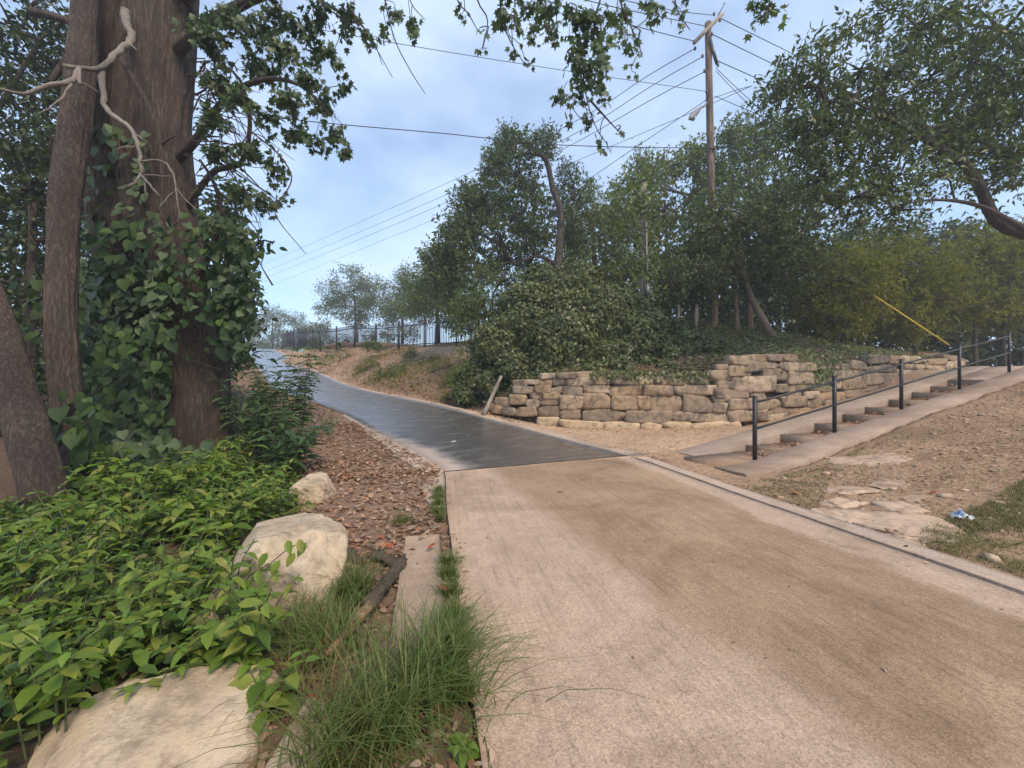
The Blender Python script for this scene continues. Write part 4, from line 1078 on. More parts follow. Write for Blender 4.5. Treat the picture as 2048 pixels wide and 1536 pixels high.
# darker wood behind everything on the right
for i, (px, Yd, lab) in enumerate([(1580, 25, 'dark wood tree far behind the leaning tree'), (1720, 26, 'dark wood tree behind the olive bushy tree'), (1860, 26, 'dark wood tree behind the yellow guy wire guard'), (2000, 27, 'dark wood tree at the right edge behind the path'), (1440, 26, 'dark wood tree behind the utility pole'), (2140, 24, 'dark wood tree beyond the top of the stairs')]):
    build_tree('wood_tree', lab, 'tree', [[base_at(px, Yd), P(px + 4, 600, Yd), P(px, 520, Yd)]], .16,
        [(px - 40, 520, Yd, 60), (px + 40, 540, Yd, 60), (px - 60, 590, Yd, 55), (px, 600, Yd, 60), (px + 60, 610, Yd, 55), (px, 655, Yd - 1, 45), (px - 60, 650, Yd - 1, 42), (px + 60, 655, Yd - 1, 42), (px, 470, Yd, 50), (px - 45, 705, Yd - 1.5, 40), (px + 45, 705, Yd - 1.5, 40), (px, 725, Yd - 2, 34), (px + 90, 725, Yd - 2, 30)],
        L_DIAMOND, .36, g_dark, b_dark, cov=3.4, depth=.9, seed=30 + i, maxleaf=30000, group='dark trees of the wood behind', sub=10)
# trees left of the mound and at the crest
build_tree('bushy_tree', 'dark bushy tree behind the right end of the picket fence', 'tree', [[base_at(875, 27), P(875, 600, 27), P(880, 540, 27)]], .2,
    [(880, 520, 27, 40), (850, 560, 27, 45), (900, 570, 26.5, 45), (830, 600, 27, 40), (880, 610, 26, 45), (930, 600, 25, 45), (910, 640, 25, 35)], L_DIAMOND, .19, g_mid, b_dark, cov=2.8, depth=.8, seed=41)
build_tree('crest_tree', 'pale round crowned tree behind the picket fence on the hill', 'tree', [[base_at(715, 46), P(712, 640, 46), P(708, 590, 46)]], .25,
    [(700, 560, 46, 34), (665, 585, 46, 32), (735, 575, 46, 34), (690, 610, 46, 36), (740, 615, 46, 34), (655, 620, 46, 25), (770, 605, 46, 30), (715, 640, 46, 26)], L_DIAMOND, .24, g_far, b_dark, cov=2.1, depth=.8, seed=42)
build_tree('crest_tree', 'pale tree behind the fence right of the round crowned tree', 'tree', [[base_at(805, 40), P(805, 640, 40), P(808, 590, 40)]], .2,
    [(815, 545, 40, 26), (800, 580, 40, 32), (835, 590, 40, 32), (790, 620, 40, 30), (830, 630, 39, 30), (860, 610, 38, 28), (770, 640, 40, 20), (740, 670, 40, 14), (780, 670, 39, 16), (820, 665, 38, 18)], L_DIAMOND, .21, g_far, b_dark, cov=2.3, depth=.8, seed=43)
build_tree('crest_tree', 'farthest pale tree where the road meets the sky', 'tree', [[base_at(545, 80), P(545, 660, 80), P(545, 640, 80)]], .25,
    [(545, 632, 80, 24), (515, 645, 80, 20), (580, 642, 80, 20), (600, 655, 80, 14), (490, 655, 80, 18), (550, 660, 80, 20), (500, 672, 80, 18), (580, 675, 80, 18), (620, 672, 80, 18), (530, 680, 80, 16), (470, 660, 80, 22), (450, 680, 80, 20), (480, 695, 80, 16), (515, 695, 80, 16), (550, 695, 80, 16), (585, 695, 80, 16), (620, 692, 80, 16)], L_DIAMOND, .38, g_far, b_dark, cov=2.4, depth=.8, seed=44)
build_tree('crest_tree', 'low pale tree behind the fence left of the round crowned tree', 'tree', [[base_at(625, 60), P(625, 668, 60), P(625, 650, 60)]], .15,
    [(625, 655, 60, 12), (645, 650, 60, 14), (605, 662, 60, 12), (640, 668, 60, 14), (600, 680, 60, 12), (660, 680, 58, 12), (690, 680, 55, 12), (625, 685, 60, 10), (560, 694, 66, 11), (590, 694, 64, 11), (640, 692, 62, 11), (530, 694, 68, 11)], L_DIAMOND, .28, g_far, b_dark, cov=2.2, depth=.8, seed=45)

# ------------------------------------------------------------------ ivy mound and bank shrubs
ivc = [(1130, 610, 14.3, 70), (1060, 650, 14.0, 75), (1000, 700, 13.6, 55), (1200, 650, 14.0, 72), (1270, 690, 13.5, 55), (1340, 715, 13.0, 36), (1120, 690, 13.3, 75), (1220, 720, 13.0, 45), (950, 755, 13.6, 32), (1030, 740, 12.9, 40), (1150, 740, 12.6, 28), (1090, 580, 14.6, 45), (1165, 570, 14.6, 40), (1390, 725, 12.7, 24), (1290, 735, 12.6, 24), (930, 790, 13.4, 24), (985, 770, 13.0, 30), (1300, 665, 13.6, 44), (1250, 630, 14.0, 48), (1370, 695, 13.0, 34), (1425, 712, 12.6, 24), (1180, 742, 12.2, 24), (1240, 742, 12.1, 24), (1330, 742, 12.1, 22), (1395, 742, 12.0, 18), (1090, 745, 12.3, 26), (1060, 765, 12.2, 18), (1400, 690, 13.2, 28), (1450, 702, 12.9, 20), (1350, 670, 13.6, 30)]
r = np.random.default_rng(50)
LPs, LDs, UPs = [], [], []
cen = np.array([P(a, b_, c) for a, b_, c, d in ivc]); rad = np.array([d * c / F for a, b_, c, d in ivc])
for i, (c0, rm) in enumerate(zip(cen, rad)):
    n_ = int(4700 * rm ** 2)
    d = rand_dirs(n_, r); d[:, 1] = -np.abs(d[:, 1]) * r.choice([1, 1, 1, -1], n_); d[:, 2] = np.where(d[:, 2] < -.5, -d[:, 2], d[:, 2])
    bumpy = 1 + .34 * fbm(d[:, 0] * 3 + i * 9, d[:, 1] * 3, d[:, 2] * 3)
    p = c0 + d * rm * (bumpy * r.uniform(.86, 1.06, n_))[:, None]
    ins = np.zeros(n_, bool)
    for j, (c1, r1) in enumerate(zip(cen, rad)):
        if j != i: ins |= np.linalg.norm(p - c1, axis=1) < r1 * .80
    k = ~ins & (p[:, 2] > gz(p[:, 0], p[:, 1], False) - .1)
    p, d = p[k], d[k]
    LPs.append(p); UPs.append(d + r.normal(size=p.shape) * .45)
    ld = r.normal(size=p.shape) * .6; ld[:, 2] -= .8; LDs.append(ld)
iv = thing('ivy_mound', base_at(1130, 13.6), 'big mound of dark green ivy spilling over the stone wall', 'ivy')
link('leaves', leaves_mesh('leaves', np.concatenate(LPs), np.concatenate(LDs), np.concatenate(UPs), r.uniform(.075, .135, sum(map(len, LPs))), L_IVY, g_ivy), iv)
mb = MB()
for i in range(26):
    c0, rm = cen[i % len(cen)], rad[i % len(cen)]
    g = np.array([c0[0] + r.normal() * .3, c0[1] + .3, 0]); g[2] = gz1(g[0], g[1]) - .05
    e = c0 + rand_dirs(1, r)[0] * rm * .8; mb.tube(catmull([g, (g + e) / 2 + r.normal(size=3) * .12, e], .3), .018, 5)
link('stems', mb.mesh('stems', b_dark, True), iv)
# dark undergrowth filling the mound so that it is not hollow
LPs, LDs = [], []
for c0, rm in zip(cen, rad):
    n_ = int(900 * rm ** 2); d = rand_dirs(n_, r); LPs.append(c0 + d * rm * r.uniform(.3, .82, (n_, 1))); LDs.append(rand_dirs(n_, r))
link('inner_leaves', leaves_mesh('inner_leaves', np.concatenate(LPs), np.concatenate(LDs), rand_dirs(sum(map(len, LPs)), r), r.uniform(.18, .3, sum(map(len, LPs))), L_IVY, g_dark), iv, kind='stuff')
build_tree('leafy_shrub', 'tall shrub with arching compound leaves left of the ivy mound', 'shrub', [[base_at(985, 15.5), P(985, 640, 15.5), P(985, 590, 15.5)]], .06,
    [(960, 600, 15.5, 45), (1010, 560, 15.5, 38), (985, 640, 15.2, 45), (945, 660, 15.2, 40), (930, 620, 15.5, 32), (1030, 600, 15.4, 35), (965, 545, 15.8, 26), (940, 705, 14.8, 30)], L_LANCE, .13, g_mid, b_dark, cov=3.2, depth=.6, seed=52, spray=.35, wide=1.3)
build_tree('low_shrub', 'low green shrub at the left foot of the ivy mound', 'shrub', [[base_at(940, 13.6), P(940, 760, 13.6)]], .04,
    [(940, 745, 13.6, 30), (960, 785, 13.2, 28), (915, 770, 13.5, 20), (990, 800, 12.6, 22)], L_DIAMOND, .10, g_mid, b_dark, cov=3.2, depth=.5, seed=53)
for i, (px, py, rp, Yd, lab) in enumerate([(785, 745, 24, 19, 'small round green shrub on the bank beside the upper road'), (735, 733, 18, 22, 'small pale shrub on the sandy bank'), (745, 690, 16, 24.5, 'small dark shrub growing at the fence'), (850, 770, 20, 16.5, 'sparse low shrub on the bank above the wet road'), (880, 735, 22, 18, 'straggly shrub in the middle of the bank'), (905, 800, 22, 14.2, 'low leafy shrub at the road edge below the ivy'), (860, 715, 18, 20, 'pale straggly shrub high on the bank'), (915, 750, 26, 15.5, 'dense low shrub against the left of the ivy'), (820, 705, 14, 22, 'tiny shrub under the fence'), (690, 715, 11, 27, 'tiny pale shrub beside the far road edge')]):
    k = (px - 1024) / F
    build_tree('bank_shrub', lab, 'shrub', [[base_at(px, Yd), P(px, py, Yd)]], .02, [(px, py, Yd, rp), (px + rp * .8, py + rp * .3, Yd, rp * .7), (px - rp * .8, py + rp * .35, Yd, rp * .7)], L_DIAMOND, .10, g_mid if i % 2 == 0 else g_olive, b_dark, cov=1.9 if i < 3 else 1.1, depth=.5, seed=60 + i, group='shrubs on the bank', sub=8)

# ------------------------------------------------------------------ big tree on the left
def ridged_trunk(name, pts, radii, parent, mat, seg=120, step=.045, ridge=.05, seed=0, freq=9, flare=.0):
    c = catmull(pts, step); n_ = len(c)
    tpar = np.linspace(0, 1, len(pts)); rr_ = np.interp(np.linspace(0, 1, n_), tpar, radii)
    t = nrm(np.gradient(c, axis=0)); ref = np.array([0, 1.0, 0]); a = nrm(np.cross(t, ref)); b_ = np.cross(t, a)
    th = np.arange(seg) / seg * 2 * np.pi
    hz = np.r_[0, np.cumsum(np.linalg.norm(np.diff(c, axis=0), axis=1))]
    TH, H = np.meshgrid(th, hz)
    cx, sx = np.cos(TH), np.sin(TH)
    rg = np.abs(vnoise(cx * freq + seed, sx * freq, H * 1.3)) ; rg2 = np.abs(vnoise(cx * freq * 2.2, sx * freq * 2.2 + seed, H * 3.2))
    lob = fbm(cx * 1.2 + seed, sx * 1.2, H * .35)
    fl = 1 + flare * np.exp(-H / .55) * (1 + .6 * np.cos(TH * 5 + seed))
    RR = rr_[:, None] * (1 + .10 * lob) * fl + ridge * (1.3 - 2.2 * rg) * .5 + ridge * .35 * (.5 - rg2)
    v = c[:, None] + RR[..., None] * (cx[..., None] * a[:, None] + sx[..., None] * b_[:, None])
    i = np.arange(n_ - 1)[:, None] * seg; j = np.arange(seg)[None]; k = (j + 1) % seg
    q = np.stack([i + j, i + k, i + seg + k, i + seg + j], -1).reshape(-1, 4)
    return link(name, make_mesh(name, v.reshape(-1, 3), q, mat, True), parent), c, rr_

MY = 6.7
big = thing('big_tree', base_at(392, MY), 'huge old tree with furrowed brown trunk wrapped in vines on the left', 'tree')
bg0 = base_at(395, MY)
tr1, c1, rr1 = ridged_trunk('trunk', [bg0 + [0, 0, -.1], P(392, 860, MY), P(385, 770, MY), P(362, 650, MY), P(340, 520, MY), P(318, 400, MY), P(305, 250, MY), P(318, 100, MY), P(335, -60, MY), P(350, -250, MY)], [.50, .45, .41, .46, .50, .50, .49, .45, .42, .38], big, b_brown, flare=.10)
tr2, c2, rr2 = ridged_trunk('trunk', [P(250, 720, MY + .2), P(245, 600, MY), P(235, 480, MY - .2), P(195, 300, MY - .3), P(200, 150, MY - .3), P(215, 0, MY - .3), P(235, -200, MY - .3)], [.28, .30, .29, .28, .27, .25, .22], big, b_brown, seed=31, seg=56)

# crown with lobed leaves: right hanging boughs, and the limb that reaches over the road
r = np.random.default_rng(70)
nodesL = []
def bough(pts, r0, r1, mbx, seg=7):
    c = catmull(pts, .2); mbx.tube(c, np.linspace(r0, r1, len(c)), seg, True, .03); return c
mbb = MB()
limbs = [
 bough([P(330, 0, MY), P(420, -60, 6.2), P(560, -110, 5.6), P(760, -140, 5.0), P(980, -130, 4.6), P(1200, -90, 4.4), P(1420, -70, 4.4), P(1560, -40, 4.5)], .22, .03, mbb, 10),
 bough([P(330, 120, MY), P(400, 60, 6.3), P(480, 10, 6.0), P(600, -30, 5.7), P(720, -20, 5.4)], .12, .02, mbb),
 bough([P(345, 330, MY), P(400, 270, 6.3), P(450, 200, 6.0), P(520, 160, 5.8), P(600, 170, 5.6), P(660, 230, 5.5)], .08, .012, mbb),
 bough([P(370, 420, MY), P(430, 340, 6.3), P(480, 330, 6.2), P(500, 250, 6.1), P(480, 160, 6.2), P(430, 120, 6.3)], .055, .015, mbb),
 bough([P(400, 560, MY), P(440, 440, 6.2), P(430, 370, 6.1), P(400, 320, 6.1)], .06, .02, mbb)]
twigs = [  # thin drooping twigs in front of the sky
 [(640, 0), (690, 40), (740, 80), (785, 155)], [(770, 0), (790, 80), (820, 140), (850, 187)], [(505, 265), (560, 312), (583, 360), (552, 415), (560, 445), (612, 508)], [(700, 20), (745, 80), (765, 130)], [(545, 570), (527, 540), (510, 505)],
 [(1200, 0), (1175, 60), (1165, 120), (1172, 190), (1190, 250), (1215, 290)], [(1000, 0), (1015, 70), (1050, 130)], [(1240, 0), (1265, 60), (1285, 110)], [(955, 0), (975, 40), (965, 100)], [(1350, 0), (1360, 30), (1380, 60)], [(1540, 0), (1530, 25), (1525, 45)], [(1180, 200), (1230, 255), (1250, 272)],
 [(1090, 0), (1100, 60), (1085, 90)], [(820, 0), (850, 40)], [(915, 0), (935, 25), (955, 60)]]
twpts = []
for tw in twigs:
    Yd = 4.45 if tw[0][0] > 880 else 5.5
    top = [] if tw[0][1] > 0 else [P(tw[0][0] - 6, -75, Yd)]
    c = catmull(top + [P(x, y, Yd) for x, y in tw], .06); mbb.tube(c, np.linspace(.013, .0045, len(c)), 5, True, .05); twpts.append(c)
link('limb', mbb.mesh('limb', b_brown, True), big)
hang = [(1000, 10, 30), (1030, 30, 24), (1060, 5, 30), (1100, 10, 34), (1070, 55, 22), (1110, 55, 28), (1150, 30, 36), (1200, 30, 42), (1240, 30, 30), (1135, 105, 26), (1165, 90, 34), (1200, 85, 36), (1180, 130, 34), (1145, 150, 22), (1215, 130, 24), (1125, 185, 22), (1165, 180, 26), (1190, 165, 22), (1140, 210, 16), (1175, 225, 18), (1205, 190, 14), (1255, 70, 22), (1270, 100, 16), (1262, 135, 12), (1280, 60, 12), (1050, 120, 12), (1030, 100, 10), (960, 55, 9), (965, 95, 8), (930, 20, 12), (1200, 268, 11), (1215, 295, 8), (1240, 258, 7), (1320, 12, 26), (1360, 18, 18), (1300, 0, 20), (1515, 15, 22), (1540, 0, 24), (1510, 40, 8), (1550, 25, 12)]
left = [(560, 20, 34), (600, 50, 38), (630, 100, 30), (560, 90, 45), (620, 150, 34), (665, 110, 26), (690, 170, 16), (520, 50, 45), (470, 40, 45), (520, 130, 45), (570, 190, 40), (640, 200, 34), (670, 260, 28), (690, 295, 16), (630, 275, 30), (590, 250, 32), (540, 230, 36), (480, 190, 40), (500, 300, 40), (545, 330, 30), (470, 380, 40), (520, 400, 34), (570, 395, 14), (640, 20, 34), (700, 20, 34), (730, 75, 18), (690, 60, 18), (820, 30, 18), (830, 60, 16), (775, 65, 14), (790, 15, 20), (430, 90, 36), (440, 160, 40), (420, 240, 40), (440, 300, 40), (405, 60, 40), (440, 450, 36), (480, 460, 28)]
lp_, ld_, ls_ = [], [], []
mbt = MB()
allnodes = np.concatenate(limbs + twpts)
for arr, Yd0, sz in ((hang, 4.45, .105), (left, 5.7, .12)):
    for px, py, rp in arr:
        Yd = Yd0 + r.normal() * .22; c0 = P(px, py, Yd); rm = rp * Yd / F
        ni = allnodes[int(np.argmin(np.linalg.norm(allnodes - c0, axis=1)))]
        mid = (ni + c0) / 2 + np.array([0, 0, .06]) + r.normal(size=3) * .04
        mbt.tube(catmull([ni, mid, c0], .15), .005, 4, False)
        nl = max(4, int((1.9 if Yd0 < 5 else 2.6) * math.pi * rm * rm / (sz * sz * .36)))
        nt = max(2, nl // 6); td = rand_dirs(nt, r); tip = c0 + td * rm * r.uniform(.4, 1.0, (nt, 1)); tip[:, 2] -= .04
        for q in tip: mbt.tube([c0, (c0 + q) / 2 + r.normal(size=3) * .015, q], .003, 4, False)
        w = r.integers(0, nt, nl); f_ = r.random(nl) ** .6
        p = c0 + (tip[w] - c0) * f_[:, None] + r.normal(size=(nl, 3)) * .035
        d = td[w] * .7 + r.normal(size=(nl, 3)) * .5; d[:, 2] -= .9
        lp_.append(p); ld_.append(d); ls_.append(sz * r.uniform(.6, 1.2, nl))
link('twigs', mbt.mesh('twigs', b_brown, True), big, kind='stuff')
lp_, ld_, ls_ = map(np.concatenate, (lp_, ld_, ls_))
link('crown', leaves_mesh('crown', lp_, ld_, rand_dirs(len(lp_), r) + np.array([0, -.5, .3]), ls_, L_LOBED, g_syc), big, label='dark lobed leaves hanging against the sky', kind='stuff')
# thin tangle of bare twigs right of the trunk
mbt = MB()
for i in range(70):
    a = P(r.uniform(380, 440), r.uniform(120, 420), 6.2 + r.normal() * .3); d = np.array([r.uniform(.3, 1.0), r.normal() * .2, r.uniform(-.6, .5)])
    c = catmull([a, a + d * .35 + r.normal(size=3) * .08, a + d * .7 + [0, 0, -.15] + r.normal(size=3) * .12, a + d * r.uniform(.8, 1.2) + [0, 0, -.35]], .08)
    mbt.tube(c, np.linspace(.012, .004, len(c)), 4, False)
link('bare_twigs', mbt.mesh('bare_twigs', b_brown, True), big, kind='stuff')
# bleached dead branch
def cr1(pts, Y0, Y1):
    ys = np.linspace(Y0, Y1, len(pts)); return [P(x * .3906, y * .3906, yy) for (x, y), yy in zip(pts, ys)]
mbd = MB()
for pts, Ya, Yb, ra, rb_ in [([(640, 60), (645, 110), (672, 205), (600, 265), (520, 345), (400, 350), (330, 335)], 6.1, 5.0, .075, .03), ([(520, 345), (528, 470), (545, 560), (670, 660), (710, 760), (728, 890)], 5.4, 5.0, .045, .024), ([(728, 890), (690, 935), (650, 962)], 5.0, 4.9, .024, .012),
        ([(728, 895), (748, 960), (745, 1015)], 5.0, 5.0, .02, .009), ([(730, 900), (775, 960), (820, 1005)], 5.0, 4.9, .022, .01), ([(722, 825), (830, 825), (885, 890), (900, 965), (850, 1020), (810, 1082)], 5.0, 4.9, .018, .010), ([(735, 900), (800, 898), (885, 903)], 5.0, 5.0, .012, .008), ([(900, 965), (915, 1060), (912, 1145)], 4.9, 4.9, .010, .006),
        ([(400, 350), (410, 430)], 5.0, 4.9, .03, .018), ([(400, 365), (370, 415), (240, 440), (120, 480), (0, 455), (-120, 470)], 5.1, 4.6, .04, .018), ([(370, 430), (300, 520), (200, 585)], 5.0, 4.8, .016, .008), ([(420, 420), (470, 450), (515, 480)], 5.0, 5.2, .016, .012), ([(670, 230), (705, 255)], 5.6, 5.5, .016, .008), ([(690, 750), (640, 755), (585, 775)], 5.0, 4.9, .011, .007), ([(700, 690), (755, 730)], 5.0, 4.9, .011, .006), ([(900, 960), (980, 1050), (1100, 1130)], 4.9, 4.9, .007, .004)]:
    c = catmull(cr1(pts, Ya, Yb), .06); mbd.tube(c + r.normal(size=c.shape) * .006, np.linspace(ra, rb_, len(c)) * .82, 8, True, .12)
link('dead_branch', mbd.mesh('dead_branch', b_bleach, True), big, label='pale bleached dead branch hanging in front of the trunk')
mbd = MB()
for pts, Ya, Yb, ra, rb_ in [([(620, 300), (700, 430), (770, 560), (820, 680), (830, 850), (835, 980), (820, 1120), (850, 1190)], 5.8, 5.6, .04, .012), ([(830, 740), (860, 715), (900, 695)], 5.7, 5.5, .014, .008), ([(160, 60), (300, 90), (420, 160), (330, 310), (260, 420)], 6.2, 5.7, .06, .03), ([(150, 1050), (150, 1250), (130, 1490)], 5.2, 5.0, .012, .01)]:
    c = catmull(cr1(pts, Ya, Yb), .08); mbd.tube(c, np.linspace(ra, rb_, len(c)), 8, True, .05)
link('side_branch', mbd.mesh('side_branch', b_brown, True), big)

# two smaller stems in front, left
s1 = thing('slender_tree', base_at(150, 4.7), 'slender brown trunk rising between the vines at the far left', 'tree')
gA = base_at(150, 4.7)
ridged_trunk('trunk', [gA, P(148, 930, 4.7), P(132, 800, 4.75), P(122, 650, 4.8), P(125, 540, 4.9), P(130, 400, 5.1), P(150, 250, 5.4), P(165, 100, 5.7), P(175, -80, 6.0)], [.15, .14, .13, .13, .14, .145, .145, .135, .12], s1, b_brown, seg=48, ridge=.028, seed=11)
s2 = thing('bent_tree', base_at(95, 4.1), 'pale brown trunk leaning to the left at the frame edge', 'tree')
gB = base_at(100, 4.1)
ridged_trunk('trunk', [gB, P(85, 960, 4.1), P(62, 880, 4.12), P(28, 760, 4.2), P(-5, 650, 4.3), P(-40, 560, 4.4), P(-90, 430, 4.6), P(-150, 250, 4.8)], [.18, .165, .15, .135, .13, .125, .12, .11], s2, b_brown, seg=48, ridge=.02, seed=17)

# crowns for those stems, above and left
def side_tree(name, label, Yd, cl, tr, mat, seed, size=.14, cov=2.6, leaf=L_DIAMOND, group='dark trees behind the big trunk'):
    build_tree(name, label, 'tree', tr, .12, [(a, b_, Yd + dd, c) for a, b_, c, dd in cl], leaf, size, mat, b_dark, cov=cov, depth=.8, seed=seed, spray=.2, group=group, maxleaf=60000)
side_tree('dark_tree', 'dark leafy tree at the far left behind the trunks', 10.5, [(30, 330, 90, 0), (-40, 420, 90, 0), (90, 430, 70, 0), (20, 520, 90, 0), (110, 560, 60, 0), (-60, 600, 90, 0), (60, 650, 80, 0), (150, 700, 60, 0), (20, 760, 80, -1), (120, 800, 70, -1), (200, 640, 55, 0), (190, 520, 50, 0), (220, 760, 55, -.5), (80, 880, 60, -2), (190, 880, 50, -2), (-20, 880, 70, -2)], [[base_at(60, 10.5), P(60, 600, 10.5), P(50, 350, 10.5)]], g_dark, 81, .17, 2.8)
side_tree('dark_tree', 'dark canopy with sky gaps in the upper left corner', 9.0, [(30, 60, 60, 0), (90, 120, 50, 0), (10, 170, 60, 0), (70, 220, 55, 0), (-30, 270, 70, 0), (130, 40, 45, 0), (-40, 90, 70, 0), (60, 10, 50, 0), (30, 290, 50, 0)], [[base_at(-120, 9.0), P(-110, 600, 9), P(-60, 330, 9), P(20, 180, 9), P(80, 80, 9)]], g_dark, 82, .15, 2.3)
side_tree('dark_tree', 'dark green tree behind the big trunk at its right side', 9.5, [(430, 560, 45, 0), (450, 500, 40, 0), (470, 600, 35, 0), (440, 640, 45, 0), (490, 640, 25, 0), (460, 690, 35, 0), (420, 470, 40, 0), (480, 560, 30, 0), (440, 410, 35, 0), (420, 720, 45, 0), (475, 730, 28, 0)], [[base_at(430, 9.5), P(430, 600, 9.5), P(430, 480, 9.5)]], g_syc, 83, .15, 2.0, L_OVATE)

# vine leaves on the trunks: the 300 largest are leaves of their own
g_vine = leaf_mat('vine_leaves', [(.020, .044, .018), (.034, .066, .024), (.052, .094, .030), (.075, .125, .032)], .3, .6, True, .2)
def leaf_mesh(name, tpl, mat, bend=0.0):
    v, f = tpl; v = v.copy(); v[:, 2] -= bend * v[:, 0] ** 2
    return make_mesh(name, v, [np.array(a) for a in f], mat, True)
vine_meshes = [leaf_mesh('leaf', L_HEART, g_vine, b_) for b_ in (0, .15, .3)]
def frame(pos, d, up, s):
    x = nrm(d); z = nrm(up - (up @ x) * x); y = np.cross(z, x)
    M = Matrix(((x[0] * s, y[0] * s, z[0] * s, pos[0]), (x[1] * s, y[1] * s, z[1] * s, pos[1]), (x[2] * s, y[2] * s, z[2] * s, pos[2]), (0, 0, 0, 1)))
    return M
def vine(label, spots, seed, base, group='vines on the left trunks'):
    r = np.random.default_rng(seed)
    v = thing('climbing_vine', base, label, 'vine', group)
    tot = 0; extra = []
    for (x0, y0, x1, y1, Ya, Yb, n_, s0, s1_) in spots:
        for i in range(n_):
            a, b_ = r.random(2); px = x0 + (x1 - x0) * a; py = y0 + (y1 - y0) * b_
            Yd = Ya + (Yb - Ya) * r.random()
            p = P(px, py, Yd); d = np.array([r.normal() * .5, -.35 + r.normal() * .3, -.8 + r.normal() * .3]); up = np.array([r.normal() * .45, -.9, .7 + r.normal() * .4])
            s = r.uniform(s0, s1_)
            if tot < 280: place('leaf', vine_meshes[r.integers(3)], v, frame(p, d, up, s)); tot += 1
            else: extra.append((p, d, up, s))
    if extra:
        link('more_leaves', leaves_mesh('more_leaves', *[np.array([e[k] for e in extra]) for k in range(4)], L_HEART, g_syc), v, kind='stuff')
    mb = MB()
    for k in range(9):
        x0, y0, x1, y1, Ya, Yb = spots[k % len(spots)][:6]
        pts = [P(r.uniform(x0, x1), y, max(Ya, Yb) + .08) for y in np.linspace(y1 + 20, y0, 6)]
        c = catmull(pts, .1); mb.tube(c, .009, 5, False)
    link('stem', mb.mesh('stem', b_brown, True), v)
vine('broad heart shaped vine leaves climbing between the slender trunk and big trunk', [(140, 640, 340, 960, 5.0, 6.0, 270, .09, .19), (150, 560, 330, 660, 5.6, 6.2, 60, .10, .18), (230, 860, 350, 960, 5.0, 5.8, 60, .10, .18), (150, 520, 340, 900, 5.8, 6.4, 1000, .09, .17), (140, 250, 300, 560, 5.9, 6.5, 220, .10, .18), (230, 880, 420, 960, 4.9, 5.9, 200, .10, .17)], 91, base_at(240, 5.9))
vine('dark vine leaves hanging around the middle of the big trunk', [(300, 520, 440, 640, 5.7, 6.05, 60, .09, .17), (260, 420, 420, 540, 5.7, 6.0, 40, .10, .18), (410, 480, 500, 640, 5.8, 6.4, 80, .09, .17), (330, 620, 450, 720, 5.8, 6.1, 20, .08, .15), (180, 440, 300, 600, 5.6, 6.0, 60, .12, .2), (440, 560, 500, 720, 5.9, 6.6, 90, .12, .2), (300, 440, 400, 640, 5.75, 6.1, 140, .08, .14), (420, 430, 520, 660, 5.8, 6.6, 160, .09, .16)], 92, base_at(400, 6.0))
vine('vine leaves around the foot of the slender trunk at the left', [(110, 780, 200, 980, 4.3, 4.7, 60, .10, .20), (0, 560, 110, 680, 4.9, 5.6, 26, .10, .18), (180, 900, 320, 990, 4.6, 5.2, 60, .12, .2)], 93, base_at(140, 4.5))

side_tree('dark_tree', 'dark leafy growth filling the gap between the left trunks', 7.6, [(70, 480, 55, 0), (120, 380, 45, 0), (60, 600, 55, 0), (180, 620, 45, 0), (40, 720, 60, 0), (150, 740, 50, 0), (90, 830, 50, -.6), (220, 700, 40, 0), (10, 560, 60, 0), (60, 380, 50, 0), (100, 280, 40, 0), (20, 860, 55, -.8), (170, 850, 40, -.5)], [[base_at(60, 7.6), P(60, 700, 7.6), P(70, 400, 7.6)]], g_dark, 84, .15, 2.4)
side_tree('dark_tree', 'leafy shoots on the right flank of the big trunk', 6.6, [(470, 470, 26, 0), (500, 500, 22, -.1), (520, 485, 14, -.1), (480, 540, 26, 0), (510, 560, 16, 0), (450, 430, 24, 0), (490, 600, 22, 0), (470, 650, 24, 0), (505, 640, 12, 0), (545, 485, 8, -.1)], [[base_at(450, 6.8), P(450, 700, 6.7), P(455, 480, 6.6)]], g_syc, 85, .12, 1.6, L_OVATE)

# ------------------------------------------------------------------ low plants, grass, litter
g_fore = leaf_mat('foreground_leaves', [(.07, .13, .022), (.12, .20, .03), (.165, .245, .036), (.21, .27, .045), (.26, .26, .06)], .38, .42, True)
g_fore2 = leaf_mat('bright_young_leaves', [(.12, .21, .03), (.17, .27, .045)], .4, .4, True)
g_shr = leaf_mat('upright_shrub_leaves', [(.045, .085, .034), (.065, .115, .045), (.09, .145, .055)], .33, .45, True)
m_stem = plain_mat('green_brown_stem', (.07, .085, .03), .6)
fore_meshes = [leaf_mesh('leaf', L_OVATE, g_fore, b_) for b_ in (0, .15, .35)]
slim_meshes = [leaf_mesh('leaf', T_([(a, b_ * .68, c) for a, b_, c in L_OVATE[0]], L_OVATE[1]), g_fore, b_) for b_ in (.1, .4)]
young_mesh = leaf_mesh('leaf', L_OVATE, g_fore2, .1)
shr_meshes = [leaf_mesh('leaf', T_([(a, b_ * .55, c) for a, b_, c in L_OVATE[0]], L_OVATE[1]), g_shr, b_) for b_ in (.1, .35)]
